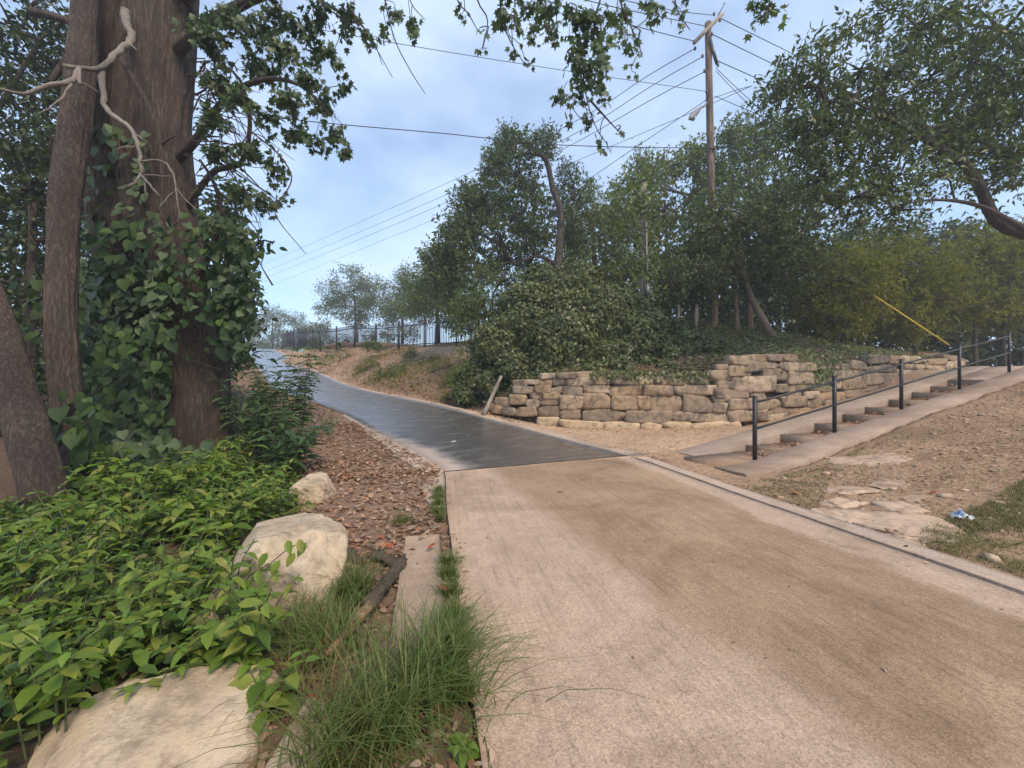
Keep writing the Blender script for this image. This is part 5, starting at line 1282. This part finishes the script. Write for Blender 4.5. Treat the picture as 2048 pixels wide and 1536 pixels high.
def herb(name, label, cat_, base, nst, height, spread, leaf_s, npair, meshes, seed, group=None, lean=(0, 0), tipyoung=True, droop=.25):
    """stems from one root with opposite leaf pairs, each leaf an object"""
    r = np.random.default_rng(seed); t = thing(name, base, label, cat_, group); mb = MB(); base = np.asarray(base)
    for k in range(nst):
        a = r.uniform(0, 2 * np.pi); h = height * r.uniform(.6, 1.1); o = np.array([math.cos(a), math.sin(a), 0])
        b0 = base + o * r.uniform(.0, .35) * spread
        top = b0 + o * spread * r.uniform(.3, .9) + np.array([lean[0], lean[1], 0]) * h + np.array([0, 0, h])
        mid = (b0 + top) / 2 + np.array([0, 0, h * .12]) - o * spread * .15
        c = catmull([b0 - ez * .04, mid, top], .03); mb.tube(c, np.linspace(.005, .0022, len(c)), 4, False)
        ph = r.uniform(0, np.pi)
        for j in range(npair):
            f = .22 + .78 * (j + 1) / npair; q = c[min(len(c) - 1, int(f * (len(c) - 1)))]
            ph += 1.3
            for sg in (0, np.pi):
                d = np.array([math.cos(ph + sg), math.sin(ph + sg), .25 - droop * r.random() * 1.8]); up = np.array([r.normal() * .25, r.normal() * .25 - .15, 1])
                s = leaf_s * r.uniform(.45, 1.35) * (1.0 - .45 * (j == npair - 1))
                last = j == npair - 1 and tipyoung
                place('leaf', young_mesh if last else meshes[r.integers(len(meshes))], t, frame(q, d, up, s))
    link('stem', mb.mesh('stem', m_stem, True), t)
    return t
# leafy bank, bottom left: (px,row) of the root on the ground
spots = [(40, 1120), (110, 1180), (190, 1110), (60, 1270), (160, 1260), (270, 1190), (250, 1080), (330, 1120), (350, 1210), (420, 1080), (400, 1160), (30, 1400), (120, 1360), (220, 1330), (300, 1290), (390, 1270), (470, 1040), (360, 1030), (440, 1000), (530, 1010), (300, 1020), (180, 1040), (450, 1220), (70, 1050), (20, 1200), (10, 1310), (500, 1180), (130, 1440), (560, 990), (420, 960), (350, 965), (500, 960), (260, 985), (400, 925), (345, 935), (450, 925), (300, 930), (485, 940), (240, 950), (90, 1120), (170, 1180), (20, 1050), (480, 1285), (535, 1250), (440, 1320), (500, 1330)]
rows_ = [(0, 1001, 'at the foot of the big trunk'), (1001, 1081, 'in the back row behind the long boulder'), (1081, 1201, 'in the middle row left of the long boulder'), (1201, 1291, 'in the front row between the two big boulders'), (1291, 1600, 'in the foremost row around the corner boulder')]
ords_ = ['leftmost', 'second from left', 'third from left', 'fourth from left', 'fifth from left', 'sixth from left', 'seventh from left', 'eighth from left', 'ninth from left', 'tenth from left', 'eleventh from left', 'twelfth from left', 'thirteenth from left', 'fourteenth from left', 'fifteenth from left']
plant_label = {}
for a, b_, w_ in rows_:
    for k, sp2 in enumerate(sorted([q for q in spots if a <= q[1] < b_])):
        plant_label[sp2] = 'green leafy plant ' + w_ + ', ' + ords_[k]
for i, (px, py) in enumerate(spots):
    py2 = min(py + 45, 1525); g = ground_at(px, py2, 1.2, 8); Yd = g[1]
    herb('leafy_plant', plant_label[(px, py)], 'plant', (g[0], g[1], gz1(g[0], g[1])), 7 if Yd < 3 else 8, (.36 if Yd < 2.2 else .46) * (1.05 + .5 * math.sin(i * 2.4)), .30 if Yd < 3 else .42, .085 if Yd < 3 else .11, 6, (fore_meshes, slim_meshes, fore_meshes + slim_meshes)[i % 3], 200 + i, 'leafy plants at lower left')
g = ground_at(600, 1480, 1.2, 3); herb('leafy_sprig', 'broad leaved seedling between the corner boulder and tall grass', 'plant', P(530, 1440, 1.6), 5, .22, .18, .10, 4, fore_meshes, 301)
herb('leafy_sprig', 'small bright seedling at the road edge in the bottom grass', 'plant', P(930, 1500, 1.45) + [-.02, 0, -.05], 3, .14, .06, .07, 3, [young_mesh], 302)
# trailing shoot across the long boulder
tsh = thing('trailing_shoot', P(500, 1190, 2.3), 'leafy shoot trailing over the face of the long boulder', 'plant'); mb = MB()
cp = catmull([P(470, 1200, 2.3), P(520, 1150, 2.2), P(560, 1110, 2.18), P(605, 1082, 2.2)], .03); mb.tube(cp, .003, 4, False); link('stem', mb.mesh('stem', m_stem, True), tsh)
for j, (px, py) in enumerate([(515, 1140), (535, 1105), (548, 1135), (560, 1120), (575, 1080), (590, 1105), (598, 1078), (612, 1085), (525, 1165), (500, 1160)]):
    place('leaf', fore_meshes[0], tsh, frame(P(px, py, 2.18), np.array([.3 * (-1) ** j, -.3, -.6]), np.array([.2, -1, .5]), .085))
# low carpet of small leaves under those plants
g_low = leaf_mat('undergrowth_leaves', [(.03, .06, .014), (.065, .115, .022), (.12, .18, .034), (.16, .14, .06)], .3, .5)
r = np.random.default_rng(19); q = np.c_[r.uniform(-5.2, -.9, 17000), r.uniform(1.3, 6.4, 17000)]
pxs = 1024 + q[:, 0] / q[:, 1] * F; pys = 768 + EYE / q[:, 1] * F
k = (pxs > -120) & (pxs < 600 - np.clip(pys - 1010, 0, 160) * .85 + np.clip(pys - 1250, 0, 60) * 0) & ~((pys > 1410) & (pxs > 60)) & ~((pys > 1330) & (pxs > 330))
q = q[k]; q = q[fbm(q[:, 0] * 1.6, q[:, 1] * 1.6, 8.0) > -.45]
pos = np.c_[q, gz(q[:, 0], q[:, 1]) + r.uniform(.01, .18, len(q))]
link('undergrowth', leaves_mesh('undergrowth', pos, np.c_[r.normal(size=(len(q), 2)), r.normal(size=len(q)) * .3 - .1], np.c_[r.normal(size=(len(q), 2)) * .4, np.ones(len(q))], r.uniform(.05, .11, len(q)), L_OVATE, g_low), kind='stuff', label='low green undergrowth between the plants at lower left', cat='undergrowth')
# upright shrub left of the road
for i, (px, py, hh, nst, lab) in enumerate([(600, 905, 1.15, 9, 'tall upright leafy shrub leaning toward the wet road'), (545, 915, 1.0, 9, 'upright leafy shrub between the big trunk and tall shrub'), (510, 935, .8, 9, 'lower leafy shrub at the foot of the big trunk'), (575, 950, .6, 8, 'short leafy shrub next to the leaf litter'), (480, 900, .9, 9, 'leafy shrub close behind the big trunk base')]):
    g = ground_at(px, py, 4, 12)
    herb('upright_shrub', lab, 'shrub', (g[0], g[1], gz1(g[0], g[1])), nst + 4, hh * 1.75, .75, .20, 11, shr_meshes, 320 + i, 'shrubs left of the road', lean=(.12 if i < 2 else 0, 0), tipyoung=False, droop=.1)

# grass
m_grass = leaf_mat('grass_blades', [(.06, .10, .022), (.095, .15, .034), (.125, .18, .045), (.20, .19, .07), (.09, .14, .03)], .35, .45)
m_lawn = leaf_mat('short_olive_grass', [(.07, .10, .028), (.11, .14, .04), (.15, .155, .055), (.22, .18, .09), (.28, .21, .12)], .3, .6)
m_dry = leaf_mat('dry_grass', [(.22, .15, .075), (.30, .21, .11), (.16, .11, .06)], .3, .7)
def blades(name, roots, heights, leanv, width, mat, r, seg=4):
    n_ = len(roots); a = r.uniform(0, 2 * np.pi, n_); o = np.stack([np.cos(a), np.sin(a), np.zeros(n_)], -1) + leanv
    sidev = nrm(np.stack([-o[:, 1], o[:, 0], np.zeros(n_)], -1)); bend = r.uniform(.35, 1.35, n_)[:, None]
    vs = []
    for k in range(seg + 1):
        t = k / seg; h = heights[:, None]
        c = roots + o * bend * h * t * t * .9 + np.array([0, 0, 1.0]) * h * (t - .42 * bend * t * t * t)
        w = width * (1 - t ** 1.6) * .5 + .0004
        vs += [c - sidev * w, c + sidev * w]
    V_ = np.stack(vs, 1); K = 2 * (seg + 1)
    f = np.array([[2 * k, 2 * k + 1, 2 * k + 3, 2 * k + 2] for k in range(seg)])
    F_ = (f[None] + (np.arange(n_) * K)[:, None, None]).reshape(-1, 4)
    return make_mesh(name, V_.reshape(-1, 3), F_, mat, True)
def tuft(name, label, cx, cy, rad_, n_, h, width, seed, lean=(0, 0, 0), mat=None, cat_='grass', group=None):
    r = np.random.default_rng(seed); p = r.normal(size=(n_, 2)) * rad_ * .5 + [cx, cy]
    roots = np.c_[p, gz(p[:, 0], p[:, 1]) - .01]
    return link(name, blades(name, roots, h * r.uniform(.45, 1.1, n_), np.array(lean), width, mat or m_grass, r), label=label, cat=cat_, group=group)
tuft('grass_tuft', 'big arching tuft of long green grass at the road edge in front', -.40, 1.72, .26, 520, .46, .006, 1, (.25, 0, 0))
tuft('grass_tuft', 'long grass tuft at the bottom edge beside the low pale rock', -.60, 1.48, .22, 340, .42, .006, 2, (.1, -.1, 0))
tuft('grass_tuft', 'grass tuft arching over the front of the long boulder', -.98, 1.98, .22, 300, .38, .0055, 3, (-.2, 0, 0))
tuft('grass_tuft', 'grass tuft growing between the long boulder and the log', -1.06, 2.55, .12, 220, .40, .006, 4, (-.1, 0, 0))
tuft('grass_tuft', 'small grass tuft spilling over the kerb slab', -.34, 2.15, .10, 200, .28, .005, 5, (.2, 0, 0))
tuft('grass_tuft', 'long grass tuft bending over the road at the slab end', -.26, 1.95, .08, 170, .30, .005, 8, (.35, 0, 0))
tuft('grass_tuft', 'loose grass in front of the long boulder', -1.15, 2.2, .24, 260, .32, .005, 9)
tuft('grass_tuft', 'dry straw lying between the two big boulders', -1.0, 1.85, .2, 160, .26, .004, 10, (.3, -.3, 0), m_dry)
tuft('grass_tuft', 'small grass clump on the litter behind the log', -1.12, 3.9, .10, 120, .18, .005, 6)
tuft('grass_tuft', 'thin dry grass lying by the low pale rock', -.78, 1.62, .16, 160, .3, .004, 7, (.5, -.2, 0), m_dry)
# strip of grass in the kerb joint
r = np.random.default_rng(11); ks = r.uniform(iB0, int(np.argmin(abs(LE[:, 1] - 5.2))), 3000); k0 = ks.astype(int)
off = -.055 + r.normal(size=3000) * .03 - np.where(LE[k0, 1] > 3.4, .04, 0)
pp = LE[k0] + np.concatenate([-LN[k0], np.zeros((3000, 1))], 1) * off[:, None]
pp[:, :2] += r.normal(size=(3000, 2)) * .012
dens = fbm(pp[:, 1] * 2.2, 3.0) > -.3; pp = pp[dens]; pp[:, 2] -= .012
link('joint_grass', blades('joint_grass', pp, r.uniform(.05, .19, len(pp)), np.array([.1, 0, 0]), .0045, m_grass, r, 3), kind='stuff', label='strip of short grass growing in the joint along the left road edge', cat='grass')
# short grass at the right
def patch(name, label, poly_px, n_, h, width, seed, mat, thr=-.2, lo_=2.5, hi=10):
    r = np.random.default_rng(seed); P0 = []
    pts = np.array([ground_at(a, b_, lo_, hi)[:2] for a, b_ in poly_px])
    mn, mx = pts.min(0), pts.max(0); out = []
    while sum(map(len, out)) < n_:
        q = r.uniform(mn, mx, (n_, 2)); inside = np.zeros(n_, bool); j = len(pts) - 1
        for i in range(len(pts)):
            xi, yi = pts[i]; xj, yj = pts[j]
            inside ^= ((yi > q[:, 1]) != (yj > q[:, 1])) & (q[:, 0] < (xj - xi) * (q[:, 1] - yi) / (yj - yi + 1e-9) + xi); j = i
        q = q[inside]; q = q[fbm(q[:, 0] * 2.5, q[:, 1] * 2.5, seed * 1.0) > thr + r.normal(size=len(q)) * .12]; d_, hw_, _, _ = road_query(q[:, 0], q[:, 1]); q = q[d_ > hw_ + .3]; s_, n2 = stair_sn(q[:, 0], q[:, 1]); q = q[~((n2 > -.8) & (n2 < 1.5) & (s_ > -1) & (s_ < 12.3))]; out.append(q)
        if len(out) > 40: break
    q = np.concatenate(out)[:n_]; roots = np.c_[q, gz(q[:, 0], q[:, 1]) - .005]
    link(name, blades(name, roots, h * r.uniform(.4, 1.1, len(q)), np.array([0, 0, 0.]), width, mat, r, 3), kind='stuff', label=label, cat='grass')
patch('grass_patch', 'green short grass in the lower right corner by the kerb', [(1815, 1100), (1860, 1050), (1960, 1010), (2048, 960), (2200, 980), (2300, 1300), (2048, 1190)], 9500, .075, .004, 21, m_lawn, -.3)
patch('grass_patch', 'thin olive grass along the lower stair edge', [(1490, 985), (1560, 945), (1720, 890), (1760, 900), (1660, 960), (1640, 1020), (1600, 1020)], 4500, .05, .004, 22, m_lawn, -.2)
patch('grass_patch', 'sparse dry grass over the dirt slope', [(1700, 930), (2048, 830), (2300, 900), (2300, 1150), (1850, 1080), (1650, 1010)], 6000, .05, .004, 23, m_lawn, .05)

# fallen leaves and litter
m_litter = leaf_mat('fallen_leaf_litter', [(.15, .085, .055), (.25, .15, .10), (.35, .225, .16), (.43, .31, .235), (.20, .115, .075), (.34, .155, .085)], .1, .8, False, .2)
def litter(name, label, sampler, n_, s0, s1_, seed, lift=.012, mat=None, tpl=L_OVATE):
    r = np.random.default_rng(seed); q = sampler(r, n_)
    z = gz(q[:, 0], q[:, 1]); d_, hw_, rz_, _ = road_query(q[:, 0], q[:, 1]); z = np.where(d_ < hw_ + .02, rz_ - .004, z)
    s_, n2 = stair_sn(q[:, 0], q[:, 1])
    for i in range(len(RIS) - 1):
        m = (s_ > RIS[i]) & (s_ < RIS[i + 1]) & (n2 > 0) & (n2 < .75); z = np.where(m, SZ0 + max(RIS[i], -.05) * SLOPE + (.005 if i == 0 else -.03), z)
    pos = np.c_[q, z + r.uniform(.003, lift, len(q))]
    d = np.c_[r.normal(size=(len(q), 2)), r.normal(size=len(q)) * .25]; ups = np.c_[r.normal(size=(len(q), 2)) * .35, np.ones(len(q))]
    link(name, leaves_mesh(name, pos, d, ups, r.uniform(s0, s1_, len(q)), tpl, mat or m_litter, .9), kind='stuff', label=label, cat='leaf litter')
def along_left(y0, y1, o0, o1):
    a, b_ = int(np.argmin(abs(LE[:, 1] - y0))), int(np.argmin(abs(LE[:, 1] - y1)))
    def f(r, n_):
        k = r.integers(a, b_, n_); off = o0 + (o1 - o0) * r.random(n_) ** 1.2
        return LE[k, :2] + LN[k] * off[:, None] + r.normal(size=(n_, 2)) * .06
    return f
def along_right(y0, y1, o0, o1):
    a, b_ = int(np.argmin(abs(RE[:, 1] - y0))), int(np.argmin(abs(RE[:, 1] - y1)))
    def f(r, n_):
        k = r.integers(a, b_, n_); off = o0 + (o1 - o0) * r.random(n_)
        return RE[k, :2] - LN[k] * off[:, None] + r.normal(size=(n_, 2)) * .08
    return f
def boxs(x0, x1, y0, y1, test=None):
    def f(r, n_):
        q = np.c_[r.uniform(x0, x1, n_), r.uniform(y0, y1, n_)]
        return q if test is None else q[test(q)]
    return f
litter('leaf_litter', 'brown fallen leaves carpeting the ground left of the road', along_left(3.3, 9.5, .12, 2.1), 7000, .035, .085, 31, .03)
litter('leaf_litter', 'fallen leaves and scraps around the log and the grass tufts', along_left(1.35, 3.7, .03, 1.3), 1500, .025, .07, 40, .025)
litter('leaf_litter', 'brown fallen leaves on the bank left of the upper road', along_left(9, 30, .15, 4.0), 5000, .06, .13, 32, .03)
litter('leaf_litter', 'fallen leaves on the bank right of the wet road', along_right(11, 32, .4, 4.0), 8000, .06, .13, 33, .03)
litter('leaf_litter', 'fallen leaves and duff on the slope above the stone wall', boxs(2, 20, 11, 18, lambda q: (q[:, 1] > wall_y(q[:, 0]) + .35)), 9000, .07, .13, 34, .04)
litter('leaf_litter', 'reddish fallen leaves collected on the stair treads', lambda r, n_: (lambda i, u, w: S0 + SE * (np.array(RIS)[i + 1] - .02 - np.abs(u) * .22)[:, None] + SN * (.06 + np.abs(w) * .24)[:, None])(r.integers(0, 9, n_), r.normal(size=n_), np.clip(r.normal(size=n_), -2.6, 2.6)), 1500, .05, .10, 35, .06)
litter('leaf_litter', 'brown leaves at the foot of the stone wall and along the kerb', lambda r, n_: np.concatenate([np.c_[(x := r.uniform(-.5, 6, n_ // 2)), wall_y(x) - .12 - np.abs(r.normal(size=n_ // 2)) * .18], along_right(3.5, 7.4, .27, .5)(r, n_ // 2)]), 700, .03, .07, 36, .02)
litter('leaf_litter', 'scattered leaf bits and twigs on the dry road', lambda r, n_: np.c_[r.uniform(-1.5, 3.2, n_), r.uniform(1.6, 12, n_)], 260, .012, .035, 37, .012)
litter('dirt_twigs', 'fine twigs and bark bits on the packed dirt below the wall', boxs(1, 5.5, 7.6, 10.6), 700, .03, .10, 38, .01, m_litter, L_LANCE)
litter('dirt_debris', 'leaf scraps and bits over the dirt slope on the right', boxs(3.2, 14, 3, 10, lambda q: stair_sn(q[:, 0], q[:, 1])[1] < -.85), 6500, .02, .065, 39, .02)
# pebbles
r = np.random.default_rng(12); q = boxs(2.9, 14, 2.8, 10, lambda q: (stair_sn(q[:, 0], q[:, 1])[1] < -.85))(r, 2600)
d_, hw_, _, _ = road_query(q[:, 0], q[:, 1]); q = q[d_ > hw_ + .3]
cs2 = _cubesphere(2); vs_, fs_ = [], []
zz_ = gz(q[:, 0], q[:, 1])
for i in range(len(q)):
    s = r.lognormal(-4.3, .45); v = rock_verts(cs2[0], (s * 1.4, s, s * .6), 3, .15, i, 2); a = r.uniform(0, 6.28)
    v = np.c_[v[:, 0] * math.cos(a) - v[:, 1] * math.sin(a), v[:, 0] * math.sin(a) + v[:, 1] * math.cos(a), v[:, 2]] + [q[i, 0], q[i, 1], zz_[i] + s * .2]
    vs_.append(v); fs_.append(cs2[1] + i * len(cs2[0]))
link('pebbles', make_mesh('pebbles', np.concatenate(vs_), np.concatenate(fs_), m_flat, True), kind='stuff', label='small pale pebbles strewn over the dirt slope on the right', cat='pebbles')

# big single fallen leaves one can pick out
m_red = leaf_mat('orange_red_leaf', [(.38, .10, .035), (.42, .17, .05), (.34, .07, .04)], .15, .6, True, .3)
m_tanl = leaf_mat('tan_leaf', [(.36, .22, .13), (.44, .29, .19), (.42, .24, .17)], .15, .7, True, .3)
red_me, tan_me = leaf_mesh('leaf', L_LOBED, m_red, -.35), leaf_mesh('leaf', L_LOBED, m_tanl, -.3)
single = [(768, 1078, 1, .09, 'orange leaf above the log end'), (790, 1100, 1, .10, 'red leaf touching the kerb slab corner'), (775, 1068, 1, .07, 'small red leaf farthest up beside the kerb slab'), (755, 1098, 0, .08, 'tan leaf beside the dark end of the log'), (782, 1128, 0, .07, 'pinkish leaf just below the red leaf at the kerb slab'), (690, 1062, 1, .08, 'dark red leaf beside the long boulder'),
          (855, 1108, 1, .11, 'large orange leaf on the kerb slab'), (835, 1090, 0, .10, 'pale tan leaf on the kerb slab behind the orange one'), (843, 1070, 0, .09, 'pale leaf at the far end of the kerb slab'), (895, 1195, 1, .09, 'reddish leaf standing on the kerb slab by the grass'), (750, 998, 0, .12, 'big pale leaf on the litter near the block rock'),
          (1128, 984, 0, .10, 'single curled tan leaf in the middle of the dry road'), (1600, 990, 1, .13, 'orange leaf at the kerb below the stairs'), (1855, 988, 1, .10, 'reddish leaf on the right dirt slope'), (640, 1405, 1, .07, 'red leaf caught under the bottom grass'), (800, 1385, 0, .08, 'brown leaf lying in the big grass tuft'), (706, 1140, 1, .08, 'orange leaf in the grass beside the log')]
for i, (px, py, k, s, lab) in enumerate(single):
    g = ground_at(px, py, 1.2, 9); r = np.random.default_rng(400 + i)
    dq, hw_, _, _ = road_query(g[0:1], g[1:2]); lift = .075 if (-.45 < (hw_ - dq)[0] < -.06 and 1.7 < g[1] < 3.6) else .028
    o = place('fallen_leaf', red_me if k else tan_me, None, frame(g + np.array([0, 0, lift]), np.array([r.normal(), r.normal(), .1]), np.array([r.normal() * .25, -.25, 1]), s))
    tag(o, lab, 'leaf', 'single fallen leaves')

# ground cover above the wall and wild plants on the bank
LPs = []
r = np.random.default_rng(77); q = boxs(-.2, 20, 10.8, 17.5, lambda q: (q[:, 1] > wall_y(q[:, 0]) + .12))(r, 29000)
q = q[fbm(q[:, 0] * .9, q[:, 1] * .9, 4.0) > -.28 + .1 * r.normal(size=len(q))]
pos = np.c_[q, gz(q[:, 0], q[:, 1]) + np.abs(r.normal(size=len(q))) * .10]
d = np.c_[r.normal(size=(len(q), 2)), -.2 + r.normal(size=len(q)) * .3]; ups = np.c_[r.normal(size=len(q)) * .4, -.5 + r.normal(size=len(q)) * .3, np.ones(len(q))]
link('ground_cover', leaves_mesh('ground_cover', pos, d, ups, r.uniform(.06, .12, len(q)), L_IVY, g_ivy), kind='stuff', label='low dark ivy ground cover on the slope above the wall', cat='ground cover')
# ivy tongue hanging over the wall
r = np.random.default_rng(78); n_ = 1300; px = np.r_[r.normal(1640, 22, 600), r.normal(1680, 50, 200), r.uniform(1180, 1420, 500)]; py = np.r_[r.uniform(705, 775, 600), r.uniform(700, 730, 200), 742 + np.abs(r.normal(size=500)) * 10]
pos = np.array([P(a, b_, wall_hit(a) - r.uniform(.02, .14)) for a, b_ in zip(px, py)])
link('hanging_ivy', leaves_mesh('hanging_ivy', pos, np.c_[r.normal(size=(n_, 2)) * .4, -np.ones(n_)], np.c_[r.normal(size=n_) * .4, -np.ones(n_), .5 + r.normal(size=n_) * .3], r.uniform(.06, .11, n_), L_IVY, g_ivy), label='tongue of ivy hanging down over the stone wall', cat='ivy', kind='stuff')
# small weeds on the bank left and right of the road
for nm, lab, smp, n_, h, seed in (('bank_grass', 'dry and green weeds on the bank right of the wet road', along_right(12, 40, .5, 4.2), 7000, .26, 51), ('bank_grass', 'weeds on the bank left of the upper road', along_left(9.5, 50, .4, 5.0), 6000, .35, 52)):
    r = np.random.default_rng(seed); q = smp(r, n_); q = q[fbm(q[:, 0] * .8, q[:, 1] * .8, seed) > -.05]
    roots = np.c_[q, gz(q[:, 0], q[:, 1]) - .02]
    link(nm, blades(nm, roots, h * r.uniform(.3, 1.1, len(q)), np.array([0, 0, 0.]), .02, m_dry if seed == 51 else m_grass, r, 3), kind='stuff', label=lab, cat='grass')

# green weeds mixed into the bank, and vine on the short pole
r = np.random.default_rng(55); q = along_right(11.5, 30, .5, 4.0)(r, 9000); q = q[fbm(q[:, 0] * .7, q[:, 1] * .7, 55.) > .12]
link('bank_weeds', leaves_mesh('bank_weeds', np.c_[q, gz(q[:, 0], q[:, 1]) + r.uniform(0, .28, len(q))], rand_dirs(len(q), r) + [0, 0, .3], rand_dirs(len(q), r) + [0, 0, .6], r.uniform(.07, .14, len(q)), L_DIAMOND, g_olive), kind='stuff', label='low olive weeds on the bank right of the wet road', cat='weeds')
r = np.random.default_rng(56); n_ = 900
px = np.r_[r.normal(1283, 16, 450), r.normal(1300, 18, 250), r.normal(1285, 10, 200)]; py = np.r_[r.normal(405, 28, 450), r.uniform(450, 600, 250), r.uniform(470, 560, 200)]
pos = np.array([P(a, b_, 14.45 + r.normal() * .15) for a, b_ in zip(px, py)])
link('pole_vine', leaves_mesh('pole_vine', pos, rand_dirs(n_, r) + [0, 0, -.5], rand_dirs(n_, r) + [0, -.8, .4], r.uniform(.09, .16, n_), L_IVY, g_mid), label='leafy vine smothering the top of the short grey pole', cat='vine', kind='stuff')

# ------------------------------------------------------------------ thin haze
hz = bpy.data.materials.new('pale_haze'); hz.use_nodes = True
hn, hl = hz.node_tree.nodes, hz.node_tree.links; hn.clear()
ho = hn.new('ShaderNodeOutputMaterial'); hv = hn.new('ShaderNodeVolumePrincipled')
hv.inputs['Color'].default_value = (.93, .95, 1.0, 1); hv.inputs['Density'].default_value = 0.0025; hv.inputs['Anisotropy'].default_value = 0.2
hl.new(hv.outputs['Volume'], ho.inputs['Volume'])
mb = MB(); mb.box([0, 180, 9.5], [1, 0, 0], [0, 1, 0], ez, 470, 300, 11.5)
link('haze', mb.mesh('haze', hz), kind='stuff', label='thin pale haze in the air over the hill')
sc.cycles.volume_bounces = 0
